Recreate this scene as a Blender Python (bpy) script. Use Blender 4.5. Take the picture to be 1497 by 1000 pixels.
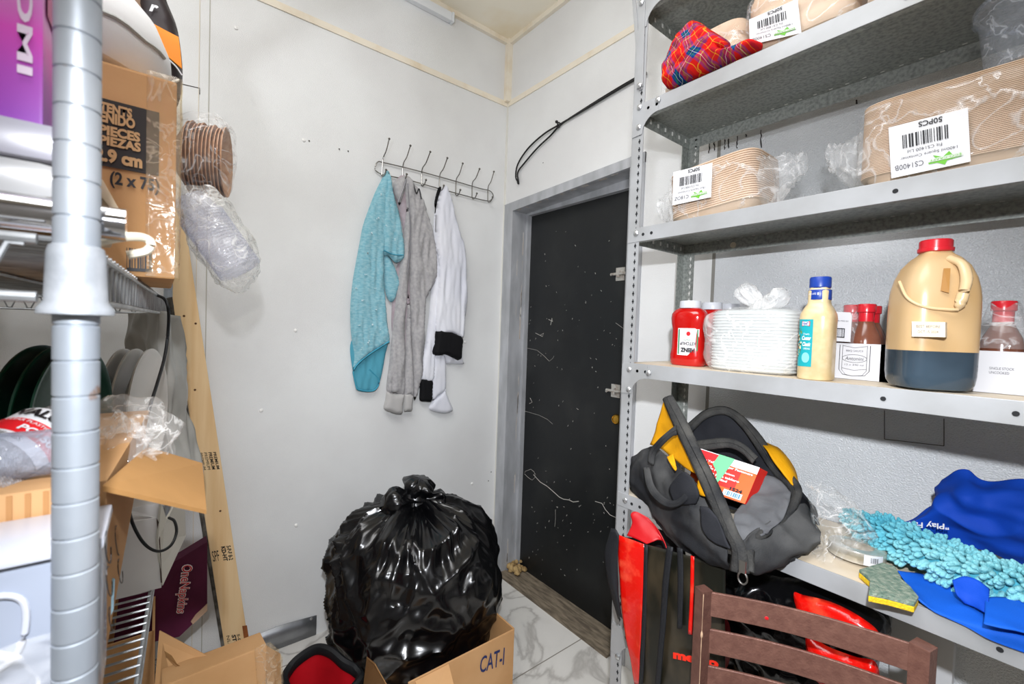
import bpy, bmesh, math, random
import numpy as np
from mathutils import Vector, Matrix, noise, geometry
random.seed(7)
SC = bpy.context.scene
for o in list(bpy.data.objects): bpy.data.objects.remove(o)
COL = SC.collection
PI = math.pi

# ------------------------------------------------------------------ camera
H = 1.39
F = 646.8
RX = Vector((0.62205751, 0.04394287, -0.78173747))    # world X (right along door wall) in camera axes (right, down, forward)
RY = Vector((0.78225152, 0.00792914, 0.62291227))     # world Y
RZ = -Vector((-0.03357106, 0.99900258, 0.02944199))   # world Z (up)
CAM = Vector((0, 0, H))
cd = bpy.data.cameras.new('camera'); cam = bpy.data.objects.new('camera', cd); COL.objects.link(cam)
cd.sensor_width = 36; cd.lens = F * 36 / 1497.0; cd.clip_start = 0.02
m = Matrix(((RX[0], -RX[1], -RX[2]), (RY[0], -RY[1], -RY[2]), (RZ[0], -RZ[1], -RZ[2])))
cam.matrix_world = Matrix.Translation(CAM) @ m.to_4x4()
cd.dof.use_dof = True; cd.dof.focus_distance = 1.5; cd.dof.aperture_fstop = 6.3
SC.camera = cam

# ------------------------------------------------------------------ world and lights
w = bpy.data.worlds.new('world'); SC.world = w; w.use_nodes = True
w.node_tree.nodes['Background'].inputs[0].default_value = (0.98, 0.985, 1.0, 1)
w.node_tree.nodes['Background'].inputs[1].default_value = 0.3
def lamp(name, kind, loc, energy, target=None, **kw):
    l = bpy.data.lights.new(name, kind); l.energy = energy
    for k, v in kw.items(): setattr(l, k, v)
    o = bpy.data.objects.new(name, l); COL.objects.link(o); o.location = loc
    if target is not None:
        o.rotation_euler = (Vector(target) - Vector(loc)).to_track_quat('-Z', 'Y').to_euler()
    return o
lamp('flash_light', 'SPOT', (0.06, -0.03, 1.64), 96, (-0.95, 1.1, 0.7), spot_size=math.radians(120), spot_blend=1.0, shadow_soft_size=0.022, color=(0.95, 0.98, 1.04))
lamp('ceiling_light', 'AREA', (-0.55, -0.1, 2.93), 42, (-0.9, 0.35, 0), shape='RECTANGLE', size=1.5, size_y=1.3, color=(0.97, 0.98, 1.0))
lamp('ceiling_fill', 'SPOT', (0.1, -0.45, 1.75), 72, (-0.55, 0.35, 3.0), spot_size=math.radians(112), spot_blend=0.8, shadow_soft_size=0.05, color=(0.95, 0.98, 1.04))  # added fill: unseen upward spot that brightens the ceiling and softens the room
SC.view_settings.view_transform = 'Standard'; SC.view_settings.look = 'None'
SC.view_settings.gamma = 1; SC.view_settings.use_curve_mapping = False
SC.view_settings.exposure = 0.2
try:
    SC.cycles.transparent_max_bounces = 24
except Exception: pass

# ------------------------------------------------------------------ pixel -> place on a plane of the room
def ray(px, py):
    d = Vector(((px - 748.5) / F, (py - 500) / F, 1.0))
    return Vector((RX.dot(d), RY.dot(d), RZ.dot(d)))
def at(px, py, X=None, Y=None, Z=None):
    r = ray(px, py)
    t = X / r[0] if X is not None else (Y / r[1] if Y is not None else (Z - H) / r[2])
    return CAM + r * t
def PX(x): return lambda p: at(p[0], p[1], X=x)
def PY(y): return lambda p: at(p[0], p[1], Y=y)
def A3(pts): return [at(a, b, Y=c) for a, b, c in pts]
def AX(pts): return [at(a, b, X=c) for a, b, c in pts]

# ------------------------------------------------------------------ materials
def lin(c):
    if isinstance(c, str):
        c = [int(c[i:i + 2], 16) / 255 for i in (0, 2, 4)]
        c = [x / 12.92 if x <= 0.04045 else ((x + 0.055) / 1.055) ** 2.4 for x in c]
    return (c[0], c[1], c[2], 1)
MATS = {}
def mat(name, col, rough=0.6, metal=0.0, col2=None, ns=8.0, nd=4.0, stretch=(1, 1, 1), lo=0.35, hi=0.65, bump=0.0, bs=60.0, alpha=None, trans=0.0, coat=0.0, spec=0.5, ior=1.45, bd=2.0, vor=False):
    if name in MATS: return MATS[name]
    M = bpy.data.materials.new(name); M.use_nodes = True
    nt = M.node_tree; N = nt.nodes; L = nt.links; b = N['Principled BSDF']
    b.inputs['Base Color'].default_value = lin(col); b.inputs['Roughness'].default_value = rough
    b.inputs['Metallic'].default_value = metal; b.inputs['Specular IOR Level'].default_value = spec
    b.inputs['Transmission Weight'].default_value = trans; b.inputs['Coat Weight'].default_value = coat; b.inputs['IOR'].default_value = ior
    tc = N.new('ShaderNodeTexCoord')
    if col2 is not None:
        mp = N.new('ShaderNodeMapping'); mp.inputs['Scale'].default_value = stretch
        L.new(tc.outputs['Object'], mp.inputs[0])
        n = N.new('ShaderNodeTexNoise'); n.inputs['Scale'].default_value = ns; n.inputs['Detail'].default_value = nd
        L.new(mp.outputs[0], n.inputs['Vector'])
        r = N.new('ShaderNodeValToRGB'); r.color_ramp.elements[0].position = lo; r.color_ramp.elements[1].position = hi
        r.color_ramp.elements[0].color = lin(col); r.color_ramp.elements[1].color = lin(col2)
        L.new(n.outputs['Fac'], r.inputs[0]); L.new(r.outputs[0], b.inputs['Base Color'])
    if bump > 0:
        if vor:
            n2 = N.new('ShaderNodeTexVoronoi'); n2.inputs['Scale'].default_value = bs; o = n2.outputs['Distance']
        else:
            n2 = N.new('ShaderNodeTexNoise'); n2.inputs['Scale'].default_value = bs; n2.inputs['Detail'].default_value = bd; o = n2.outputs['Fac']
        L.new(tc.outputs['Object'], n2.inputs['Vector'])
        bp = N.new('ShaderNodeBump'); bp.inputs['Strength'].default_value = bump; bp.inputs['Distance'].default_value = 0.004
        L.new(o, bp.inputs['Height']); L.new(bp.outputs[0], b.inputs['Normal'])
    MATS[name] = M
    return M
def film(name, tint=(1, 1, 1), base=0.10, ridge=0.45, scale=18, rough=0.12, bump=0.6, body=(0.9, 0.9, 0.9), bs=None):
    """thin crumpled clear plastic: mostly see-through, creases catch light"""
    if name in MATS: return MATS[name]
    M = bpy.data.materials.new(name); M.use_nodes = True
    nt = M.node_tree; N = nt.nodes; L = nt.links
    for n in list(N): N.remove(n)
    out = N.new('ShaderNodeOutputMaterial'); mix = N.new('ShaderNodeMixShader')
    tr = N.new('ShaderNodeBsdfTransparent'); tr.inputs[0].default_value = (*tint, 1)
    pr = N.new('ShaderNodeBsdfPrincipled'); pr.inputs['Base Color'].default_value = (*body, 1); pr.inputs['Roughness'].default_value = rough
    pr.inputs['Specular IOR Level'].default_value = 1.0; pr.inputs['Coat Weight'].default_value = 0.5
    tc = N.new('ShaderNodeTexCoord')
    n1 = N.new('ShaderNodeTexNoise'); n1.inputs['Scale'].default_value = scale; n1.inputs['Detail'].default_value = 3; n1.inputs['Distortion'].default_value = 1.5
    L.new(tc.outputs['Object'], n1.inputs['Vector'])
    a = N.new('ShaderNodeMath'); a.operation = 'SUBTRACT'; a.inputs[1].default_value = 0.5; L.new(n1.outputs['Fac'], a.inputs[0])
    ab = N.new('ShaderNodeMath'); ab.operation = 'ABSOLUTE'; L.new(a.outputs[0], ab.inputs[0])
    mr = N.new('ShaderNodeMapRange'); mr.inputs['From Min'].default_value = 0.0; mr.inputs['From Max'].default_value = 0.035
    mr.inputs['To Min'].default_value = base + ridge; mr.inputs['To Max'].default_value = base
    L.new(ab.outputs[0], mr.inputs['Value']); L.new(mr.outputs[0], mix.inputs[0])
    bp = N.new('ShaderNodeBump'); bp.inputs['Strength'].default_value = bump; bp.inputs['Distance'].default_value = 0.01
    n3 = N.new('ShaderNodeTexNoise'); n3.inputs['Scale'].default_value = bs or scale * 1.5; n3.inputs['Detail'].default_value = 2; n3.inputs['Distortion'].default_value = 1.0
    L.new(tc.outputs['Object'], n3.inputs['Vector'])
    L.new(n3.outputs['Fac'], bp.inputs['Height']); L.new(bp.outputs[0], pr.inputs['Normal'])
    L.new(tr.outputs[0], mix.inputs[1]); L.new(pr.outputs[0], mix.inputs[2]); L.new(mix.outputs[0], out.inputs[0])
    MATS[name] = M
    return M

# ------------------------------------------------------------------ scene tree helpers
def tag(o, label=None, cat=None, group=None, kind=None):
    for k, v in (('label', label), ('category', cat), ('group', group), ('kind', kind)):
        if v: o[k] = v
    return o
def thing(name, loc, label, cat, rz=0.0, group=None):
    o = bpy.data.objects.new(name, None); COL.objects.link(o)
    o.location = loc; o.rotation_euler = (0, 0, rz); o.empty_display_size = 0.05
    return tag(o, label, cat, group)
def rootmat(o):
    while o.parent is not None: o = o.parent
    return Matrix.Translation(o.location) @ o.rotation_euler.to_matrix().to_4x4()
def copy_tree(o, parent=None):
    c = o.copy(); COL.objects.link(c); c.parent = parent
    for k in ('label', 'group'):
        if parent is None and k in c: del c[k]
    for ch in list(o.children): copy_tree(ch, c)
    return c
def frame_of(d, up=Vector((0, 0, 1))):
    d = d.normalized()
    if abs(d.dot(up)) > 0.98: up = Vector((0, 1, 0))
    u = up.cross(d).normalized()
    return u, d.cross(u).normalized()
class MB:
    def __init__(s): s.v = []; s.f = []
    def add(s, vs, fs):
        n = len(s.v); s.v += [Vector(v) for v in vs]; s.f += [tuple(i + n for i in f) for f in fs]; return s
    def box(s, c, size, R=None):
        c = Vector(c); h = Vector(size) / 2; vs = []
        for k in range(8):
            p = Vector((h.x if k & 1 else -h.x, h.y if k & 2 else -h.y, h.z if k & 4 else -h.z))
            vs.append(c + (R @ p if R is not None else p))
        return s.add(vs, [(0, 2, 3, 1), (4, 5, 7, 6), (0, 1, 5, 4), (2, 6, 7, 3), (0, 4, 6, 2), (1, 3, 7, 5)])
    def bb(s, a, b):
        a = Vector(a); b = Vector(b); return s.box((a + b) / 2, [abs(x) for x in (b - a)])
    def hexa(s, q, ext):
        q = [Vector(p) for p in q]; e = Vector(ext); n = len(q)
        vs = q + [p + e for p in q]
        return s.add(vs, [tuple(range(n)), tuple(range(2 * n - 1, n - 1, -1))] + [(i, i + n, (i + 1) % n + n, (i + 1) % n) for i in range(n)])
    def tube(s, pts, r, seg=8, closed=False, flat=1.0, up=Vector((0, 0, 1))):
        pts = [Vector(p) for p in pts]; n = len(pts); R = r if hasattr(r, '__len__') else [r] * n
        vs = []
        for i, p in enumerate(pts):
            a = pts[(i - 1) % n] if (closed or i) else p; b = pts[(i + 1) % n] if (closed or i < n - 1) else p
            u, v = frame_of(b - a if (b - a).length > 1e-9 else Vector((0, 0, 1)), up)
            for k in range(seg):
                t = 2 * PI * k / seg
                vs.append(p + (u * math.cos(t) + v * math.sin(t) * flat) * R[i])
        fs = []
        for i in range(n if closed else n - 1):
            j = (i + 1) % n
            for k in range(seg):
                l = (k + 1) % seg
                fs.append((i * seg + k, i * seg + l, j * seg + l, j * seg + k))
        if not closed: fs += [tuple(range(seg - 1, -1, -1)), tuple((n - 1) * seg + k for k in range(seg))]
        return s.add(vs, fs)
    def lathe(s, prof, c=(0, 0, 0), seg=24, R=None, sx=1.0, sy=1.0, p=2.0, cap=True):
        c = Vector(c); vs = []
        for r, z in prof:
            for k in range(seg):
                t = 2 * PI * k / seg; ct, st = math.cos(t), math.sin(t)
                q = 1.0 if p == 2.0 else (abs(ct) ** p + abs(st) ** p) ** (-1 / p)
                v = Vector((r * q * ct * sx, r * q * st * sy, z)); vs.append(c + (R @ v if R is not None else v))
        fs = []
        for i in range(len(prof) - 1):
            for k in range(seg):
                l = (k + 1) % seg; fs.append((i * seg + k, i * seg + l, (i + 1) * seg + l, (i + 1) * seg + k))
        if cap: fs += [tuple(range(seg - 1, -1, -1)), tuple((len(prof) - 1) * seg + k for k in range(seg))]
        return s.add(vs, fs)
    def grid(s, P, closeu=False, closev=False):
        n = len(P); mm = len(P[0]); vs = [v for r in P for v in r]; fs = []
        for i in range(n if closeu else n - 1):
            for j in range(mm if closev else mm - 1):
                a = i * mm + j; b = i * mm + (j + 1) % mm; c = ((i + 1) % n) * mm + (j + 1) % mm; d = ((i + 1) % n) * mm + j
                fs.append((a, b, c, d))
        return s.add(vs, fs)
    def build(s, name, m, parent=None, smooth=True, world=False, bevel=0.0, sub=0, angle=40, thick=0.0, label=None, wn=False):
        me = bpy.data.meshes.new(name)
        vs = s.v
        if parent is not None and world:
            inv = rootmat(parent).inverted(); vs = [inv @ v for v in vs]
        me.from_pydata([tuple(v) for v in vs], [], s.f); me.update()
        bm = bmesh.new(); bm.from_mesh(me); bmesh.ops.recalc_face_normals(bm, faces=bm.faces)
        if bevel > 0:
            es = [e for e in bm.edges if len(e.link_faces) == 2 and e.calc_face_angle(0) > 0.6]
            if es: bmesh.ops.bevel(bm, geom=es, offset=bevel, segments=2, affect='EDGES', profile=0.7)
        bm.to_mesh(me); bm.free()
        for mm in (m if isinstance(m, (list, tuple)) else [m]): me.materials.append(mm)
        o = bpy.data.objects.new(name, me); COL.objects.link(o)
        if parent is not None: o.parent = parent
        if smooth:
            me.polygons.foreach_set('use_smooth', [True] * len(me.polygons))
            try: me.set_sharp_from_angle(angle=math.radians(angle))
            except Exception: pass
        if thick:
            md = o.modifiers.new('solid', 'SOLIDIFY'); md.thickness = thick; md.offset = 0
        if sub:
            md = o.modifiers.new('sub', 'SUBSURF'); md.levels = sub; md.render_levels = sub
        if label: o['label'] = label
        return o
def struct(name, mb, m, **k):
    o = mb.build(name, m, smooth=k.pop('smooth', False), **k); o['kind'] = 'structure'; return o

def cr(pts, n, closed=False):
    """Catmull-Rom through pts, n samples"""
    pts = [Vector(p) for p in pts]; k = len(pts)
    if k == 1: return [pts[0].copy() for _ in range(n)]
    out = []; seg = k if closed else k - 1
    for i in range(n):
        t = i * seg / (n if closed else max(1, n - 1)); j = min(int(t), seg - 1); f = t - j
        if closed: p = [pts[(j + a) % k] for a in (-1, 0, 1, 2)]
        else:
            p1, p2 = pts[j], pts[j + 1]
            p = [pts[j - 1] if j > 0 else p1 * 2 - p2, p1, p2, pts[j + 2] if j + 2 < k else p2 * 2 - p1]
        out.append(0.5 * ((2 * p[1]) + (p[2] - p[0]) * f + (2 * p[0] - 5 * p[1] + 4 * p[2] - p[3]) * f * f + (3 * p[1] - p[0] - 3 * p[2] + p[3]) * f ** 3))
    return out
def fold(v, amp, s=(20, 20, 20), seed=0.0, ridged=True):
    q = Vector((v[0] * s[0] + seed, v[1] * s[1] + seed * 1.7, v[2] * s[2] - seed))
    a = noise.noise(q)
    if ridged: a = 0.35 - abs(a) * 1.6
    b = noise.noise(q * 2.3 + Vector((5.1, 1.3, 9.7))) * 0.4
    return (a + b) * amp
def surf(rows, nu=24, nv=24, amp=0.0, s=(20, 20, 20), seed=0.0, ridged=True, edge=True, closed=False):
    """smooth surface through rows of 3-D points with fabric-like wrinkles along its normal"""
    R = [cr(r, nu, closed) for r in rows]
    G = [[None] * nu for _ in range(nv)]
    for j in range(nu):
        c = cr([r[j] for r in R], nv)
        for i in range(nv): G[i][j] = c[i]
    if amp:
        O = [[p.copy() for p in r] for r in G]
        for i in range(nv):
            for j in range(nu):
                a = O[min(i + 1, nv - 1)][j] - O[max(i - 1, 0)][j]
                b = O[i][(j + 1) % nu if closed else min(j + 1, nu - 1)] - O[i][(j - 1) % nu if closed else max(j - 1, 0)]
                n = a.cross(b)
                if n.length < 1e-12: continue
                n.normalize()
                if n.dot(CAM - O[i][j]) < 0: n = -n
                G[i][j] = O[i][j] + n * fold(O[i][j], amp, s, seed, ridged)
    return G
def sheet(name, rows, m, parent, nu=24, nv=24, amp=0.0, s=(20, 20, 20), seed=0.0, thick=0.002, world=True, label=None, ridged=True, closed=False, sub=0):
    mb = MB(); mb.grid(surf(rows, nu, nv, amp, s, seed, ridged, closed=closed), closev=closed)
    return mb.build(name, m, parent, world=world, thick=thick, label=label, sub=sub, angle=75)
def resample(poly, step):
    out = []; n = len(poly)
    for i in range(n):
        a = Vector(poly[i]); b = Vector(poly[(i + 1) % n]); k = max(1, int((b - a).length / step))
        for j in range(k): out.append(a.lerp(b, j / k))
    return out
def relief(name, poly, O, U, V, m, parent, t=0.02, step=0.012, f=None, back=0.15, world=True, soft=0.03, label=None, smoothpoly=True):
    """closed cushion-like solid over an outline given in plane coordinates (u, v); bulges along U x V"""
    O = Vector(O); U = Vector(U); V = Vector(V); Nn = U.cross(V).normalized()
    if smoothpoly:
        per = sum((Vector(poly[i]) - Vector(poly[i - 1])).length for i in range(len(poly)))
        k = max(len(poly) * 3, int(per / step)); bp = [Vector((p[0], p[1])) for p in cr([Vector((a, b, 0)) for a, b in poly], k, True)]
    else: bp = resample([Vector(p) for p in poly], step)
    B = np.array([[p[0], p[1]] for p in bp]); nb = len(B); A2 = np.roll(B, -1, 0)
    def dist(q):
        d = A2 - B; l = (d * d).sum(1) + 1e-12; t_ = np.clip(((q - B) * d).sum(1) / l, 0, 1)
        c = B + d * t_[:, None]; return math.sqrt(((c - q) ** 2).sum(1).min())
    def inside(q):
        x, y = q; c = False
        yi, yj, xi, xj = B[:, 1], A2[:, 1], B[:, 0], A2[:, 0]
        mk = (yi > y) != (yj > y)
        if not mk.any(): return False
        return (np.sum(x < (xj[mk] - xi[mk]) * (y - yi[mk]) / (yj[mk] - yi[mk]) + xi[mk]) % 2) == 1
    pts = [Vector((p[0], p[1])) for p in bp]
    mn = B.min(0); mx = B.max(0)
    y = mn[1] + step * 0.5; row = 0
    while y < mx[1]:
        x = mn[0] + (step * 0.5 if row % 2 else step)
        while x < mx[0]:
            q = np.array([x, y])
            if inside(q) and dist(q) > step * 0.45: pts.append(Vector((x, y)))
            x += step
        y += step * 0.87; row += 1
    r = geometry.delaunay_2d_cdt(pts, [(i, (i + 1) % nb) for i in range(nb)], [list(range(nb))], 1, 1e-6)
    vs2, fs = r[0], r[2]
    mb = MB(); front = []; backi = []; vv = []
    for p in vs2:
        d = dist(np.array([p[0], p[1]])); k = min(1.0, d / soft); prof = math.sqrt(max(0, 1 - (1 - k) ** 2))
        h = t * prof + (f(p[0], p[1], d) * min(1, d / (soft * 0.5)) if f else 0)
        base = O + U * p[0] + V * p[1]
        front.append(len(vv)); vv.append(base + Nn * h)
        if d < 1e-5: backi.append(front[-1])
        else: backi.append(len(vv)); vv.append(base - Nn * (t * back * prof))
    ff = [tuple(front[i] for i in q) for q in fs] + [tuple(backi[i] for i in reversed(q)) for q in fs]
    mb.add(vv, ff)
    return mb.build(name, m, parent, world=world, angle=80, label=label)

# ---- flat marks laid on a surface given as a map (u, v) -> point, u to the right, v up, both 0..1
def qmap(TL, TR, BR, BL, flip=False):
    TL, TR, BR, BL = map(Vector, (TL, TR, BR, BL))
    if flip: TL, TR, BR, BL = BR, BL, TL, TR
    return lambda u, v: (BL * (1 - u) + BR * u) * (1 - v) + (TL * (1 - u) + TR * u) * v
def nrm(f, u, v):
    e = 1e-3; a = f(u + e, v) - f(u - e, v); b = f(u, v + e) - f(u, v - e); n = a.cross(b)
    return n.normalized() if n.length > 1e-12 else Vector((0, 0, 1))
def decal(name, f, rect, m, parent, off=0.0008, nu=2, nv=2, world=True, poly=None, label=None):
    u0, v0, u1, v1 = rect; mb = MB()
    if poly:
        mb.add([f(u0 + (u1 - u0) * a, v0 + (v1 - v0) * b) + nrm(f, u0 + (u1 - u0) * a, v0 + (v1 - v0) * b) * off for a, b in poly], [tuple(range(len(poly)))])
    else:
        mb.grid([[f(u0 + (u1 - u0) * i / (nu - 1), v0 + (v1 - v0) * j / (nv - 1)) + nrm(f, u0 + (u1 - u0) * i / (nu - 1), v0 + (v1 - v0) * j / (nv - 1)) * off for j in range(nv)] for i in range(nu)])
    return mb.build(name, m, parent, world=world, smooth=not poly, label=label)
def decals(name, f, rects, m, parent, off=0.0012, world=True):
    mb = MB()
    for u0, v0, u1, v1 in rects:
        mb.add([f(a, b) + nrm(f, a, b) * off for a, b in ((u0, v0), (u1, v0), (u1, v1), (u0, v1))], [(0, 1, 2, 3)])
    return mb.build(name, m, parent, world=world, smooth=False)
def barcode(f, rect, m, parent, seed=1, n=26, off=0.0014, world=True):
    rnd = random.Random(seed); u0, v0, u1, v1 = rect; x = u0; R = []
    while x < u1:
        wd = (u1 - u0) / n * rnd.choice((0.4, 0.7, 1.1)); R.append((x, v0, min(u1, x + wd), v1)); x += wd + (u1 - u0) / n * rnd.choice((0.4, 0.6, 1.0))
    return decals('barcode', f, R, m, parent, off, world)
def text(s, f, rect, m, parent, name='lettering', off=0.0014, world=True, bold=0.0, keep=None, shear=0.0, cuts=0):
    cu = bpy.data.curves.new('t', 'FONT'); cu.body = s; cu.size = 1; cu.offset = bold; cu.shear = shear; cu.resolution_u = 3
    cu.align_x = 'LEFT'
    t = bpy.data.objects.new('t', cu); COL.objects.link(t)
    dg = bpy.context.evaluated_depsgraph_get(); dg.update()
    me = bpy.data.meshes.new_from_object(t.evaluated_get(dg)); bpy.data.objects.remove(t); bpy.data.curves.remove(cu)
    if not me.vertices: return None
    if cuts:
        bm = bmesh.new(); bm.from_mesh(me)
        bmesh.ops.subdivide_edges(bm, edges=[e for e in bm.edges if e.calc_length() > 0.25], cuts=cuts); bm.to_mesh(me); bm.free()
    xs = [v.co.x for v in me.vertices]; ys = [v.co.y for v in me.vertices]
    x0, x1, y0, y1 = min(xs), max(xs), min(ys), max(ys); u0, v0, u1, v1 = rect
    inv = rootmat(parent).inverted() if (parent is not None and world) else Matrix.Identity(4)
    for v in me.vertices:
        a = u0 + (u1 - u0) * (v.co.x - x0) / (x1 - x0); b = v0 + (v1 - v0) * (v.co.y - y0) / max(1e-6, y1 - y0)
        v.co = inv @ (f(a, b) + nrm(f, a, b) * off)
    me.name = name; me.materials.clear(); me.materials.append(m); me.update()
    o = bpy.data.objects.new(name, me); COL.objects.link(o); o.parent = parent
    return o

INK = mat('black_ink', '15151a', 0.5); WHITE = mat('white_paper', 'dedee0', 0.55); REDINK = mat('red_print', 'd01822', 0.45)
# ================================================================== SETTING
XA, YB, ZC = -2.03, 1.53, 3.0
wallm = mat('white_wall_panel', 'e7e8e7', 0.42, col2='dededd', ns=2.5, bump=0.35, bs=330, bd=3, spec=0.6)
wallu = mat('cream_upper_panel', 'ece9dc', 0.45, col2='e3e1d2', ns=2, bump=0.12, bs=200)
creamtrim = mat('cream_strip', 'ebe2d0', 0.5, col2='dac7a6', ns=10, lo=0.5, hi=0.85)
# floor: pale marble-look tiles with grey veins
fm = mat('marble_tile', 'd8d5cf', 0.25, bump=0.0)
nt = fm.node_tree; N = nt.nodes; L = nt.links; b = N['Principled BSDF']
tc = N.new('ShaderNodeTexCoord'); n1 = N.new('ShaderNodeTexNoise'); n1.inputs['Scale'].default_value = 2.0; n1.inputs['Detail'].default_value = 7; n1.inputs['Distortion'].default_value = 1.1
L.new(tc.outputs['Object'], n1.inputs['Vector'])
r = N.new('ShaderNodeValToRGB'); e = r.color_ramp.elements; e[0].position = 0.44; e[0].color = lin('dedbd5'); e[1].position = 0.56; e[1].color = lin('dcd9d2')
x = e.new(0.495); x.color = lin('b4b0aa'); x2 = e.new(0.47); x2.color = lin('d9d6d0'); x3 = e.new(0.52); x3.color = lin('d6d3cd')
L.new(n1.outputs['Fac'], r.inputs[0])
bk = N.new('ShaderNodeTexBrick'); bk.inputs['Scale'].default_value = 1; bk.inputs['Mortar Size'].default_value = 0.0025; bk.inputs['Brick Width'].default_value = 0.6; bk.inputs['Row Height'].default_value = 0.6; bk.offset = 0
mpp = N.new('ShaderNodeMapping'); mpp.inputs['Location'].default_value = (0.11, 0.26, 0); L.new(tc.outputs['Object'], mpp.inputs[0]); L.new(mpp.outputs[0], bk.inputs['Vector'])
bk.inputs['Mortar'].default_value = lin('8b857c'); L.new(r.outputs[0], bk.inputs['Color1']); L.new(r.outputs[0], bk.inputs['Color2']); L.new(bk.outputs['Color'], b.inputs['Base Color'])
struct('floor', MB().bb((XA - 0.12, -1.6, -0.1), (1.4, YB + 0.25, 0)), fm)
ceilm = mat('stained_ceiling', 'f7f0de', 0.6, col2='e6cf9f', ns=2.2, nd=5, lo=0.48, hi=0.78)
struct('ceiling', MB().bb((XA - 0.12, -1.6, ZC), (1.4, YB + 0.25, ZC + 0.1)), ceilm)
sidem = mat('dull_grey_wall', 'a9a6a2', .8)
struct('wall_front', MB().bb((XA - 0.12, -1.72, 0), (1.4, -1.6, ZC)), sidem)
struct('wall_right', MB().bb((1.4, -1.72, 0), (1.52, YB + 0.12, ZC)), sidem)
wl = struct('wall_left', MB().bb((XA - 0.12, -1.6, 0), (XA, YB + 0.12, ZC)), wallm)
# screw caps, seams and marks on the left wall
mb = MB()
for p in ((432, 483), (382, 600), (433, 768), (690, 707), (345, 41), (444, 205), (680, 500)):
    c = at(*p, X=XA); mb.lathe([(0.0075, 0), (0.0065, 0.003), (0.003, 0.0048), (0.0004, 0.0052)], c, 12, Matrix.Rotation(PI / 2, 3, 'Y'))
mb.build('screw_cap', mat('white_cap', 'f0efec', 0.4), wl)
mb = MB()
for p in ((452, 206), (496, 218), (509, 221), (714, 703), (718, 690)):
    c = at(*p, X=XA + 0.0015); mb.lathe([(0.0032, 0), (0.003, 0.0012)], c, 8, Matrix.Rotation(PI / 2, 3, 'Y'))
mb.build('screw_hole', mat('dark_hole', '4b4640', 0.8), wl)
ys = 0.136
MB().bb((XA, ys - 0.0015, 0), (XA + 0.0015, ys + 0.0015, 2.655)).build('panel_seam', mat('seam_grey', 'b5b2a8', 0.8), wl)
MB().bb((XA, ys - 0.032, 0), (XA + 0.003, ys - 0.030, 2.655)).build('panel_seam', mat('pale_seam', 'ddd3c0', 0.6), wl)
mb = MB(); q = [at(266, 123, X=XA), at(292, 129, X=XA), at(292, 138, X=XA), at(266, 133, X=XA)]
mb.tube([p + Vector((0.001, 0, 0)) for p in q[:3]], 0.0014, 5); mb.build('crack_mark', mat('crack', '55504a', 0.9), wl)
mb = MB().bb((XA, -1.6, 2.64), (XA + 0.006, YB, 2.668)); struct('trim_1', mb, creamtrim)
mb = MB().bb((XA, YB - 0.006, 2.64), (1.4, YB, 2.668)); struct('trim_2', mb, creamtrim)
mb = MB().bb((XA, YB - 0.03, 2.66), (XA + 0.03, YB, ZC)); struct('trim_3', mb, creamtrim)
mb = MB().bb((XA, -1.6, ZC - 0.025), (XA + 0.02, YB, ZC)).bb((XA, YB - 0.02, ZC - 0.025), (1.4, YB, ZC)); struct('trim_4', mb, creamtrim)
mb = MB().bb((XA, YB - 0.007, 0), (XA + 0.01, YB, 2.66)); struct('trim_5', mb, mat('corner_bead', 'dcdad2', 0.5))
# metal kick plate, bent along its top edge
plate = mat('galvanised_plate', '9b9da0', 0.38, 0.75, col2='86888c', ns=9, bump=0.12, bs=18)
top = [at(a, b_, X=XA + 0.004) for a, b_ in ((364, 931.7), (385, 924), (405, 916), (420, 911), (440, 905.5), (462.8, 899.4))]
z0 = top[0].z
row = [Vector((XA + 0.004, -1.6, z0 - 0.003)), Vector((XA + 0.004, -0.6, z0 - 0.002)), Vector((XA + 0.004, 0.1, z0))] + top
mb = MB()
P = []
for p in row:
    dx = 0.004 * noise.noise(Vector((p.y * 9, 0, 3)))
    P.append([Vector((XA + 0.003, p.y, 0.0)), Vector((XA + 0.006 + abs(dx), p.y, p.z * 0.5)), p + Vector((0, 0, 0))])
mb.grid(P); o = mb.build('baseboard_left', plate, thick=0.002); o['kind'] = 'structure'
c = at(455, 904.5, X=XA + 0.008); MB().lathe([(0.006, 0), (0.005, 0.003), (0.001, 0.004)], c, 10, Matrix.Rotation(PI / 2, 3, 'Y')).build('screw_head', mat('screw_steel', 'c8c8c8', 0.3, 0.9), o)
struct('baseboard_back', MB().bb((XA, YB - 0.002, 0), (XA + 0.02, YB, 0.02)), mat('grime_base', '8b8376', 0.8))

# back wall with the door opening
FX0, FX1 = -2.024, -1.092
JX0, JX1 = -1.945, -1.165
fz0 = at(740, 300, Y=YB).z; fz1 = at(945, 222, Y=YB).z
iz0 = at(747.6, 309.5, Y=YB).z; iz1 = at(920, 247, Y=YB).z + 0.002
DT = 1.15e-9
wbm = mat('white_wall_embossed', 'dfe2e4', 0.27, col2='d5d8da', ns=3, bump=0.8, bs=270, bd=2, spec=0.9)
mb = MB().bb((XA - 0.12, YB, iz1 + .004), (JX1, YB + 0.12, ZC)).bb((JX1, YB, 0), (-0.793, YB + 0.12, ZC)).bb((XA - 0.12, YB, 0), (JX0, YB + 0.12, iz0 + .03))
wb = struct('wall_back', mb, wallm)
struct('wall_back_right', MB().bb((-0.789, YB - 0.001, 0), (1.4, YB + 0.12, ZC)), wbm)
MB().bb((-0.797, YB - 0.0012, 0), (-0.785, YB + 0.01, ZC - 0.3)).build('panel_seam', mat('seam_dark', '8c8a84', 0.8), wb)
mb = MB()
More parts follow.
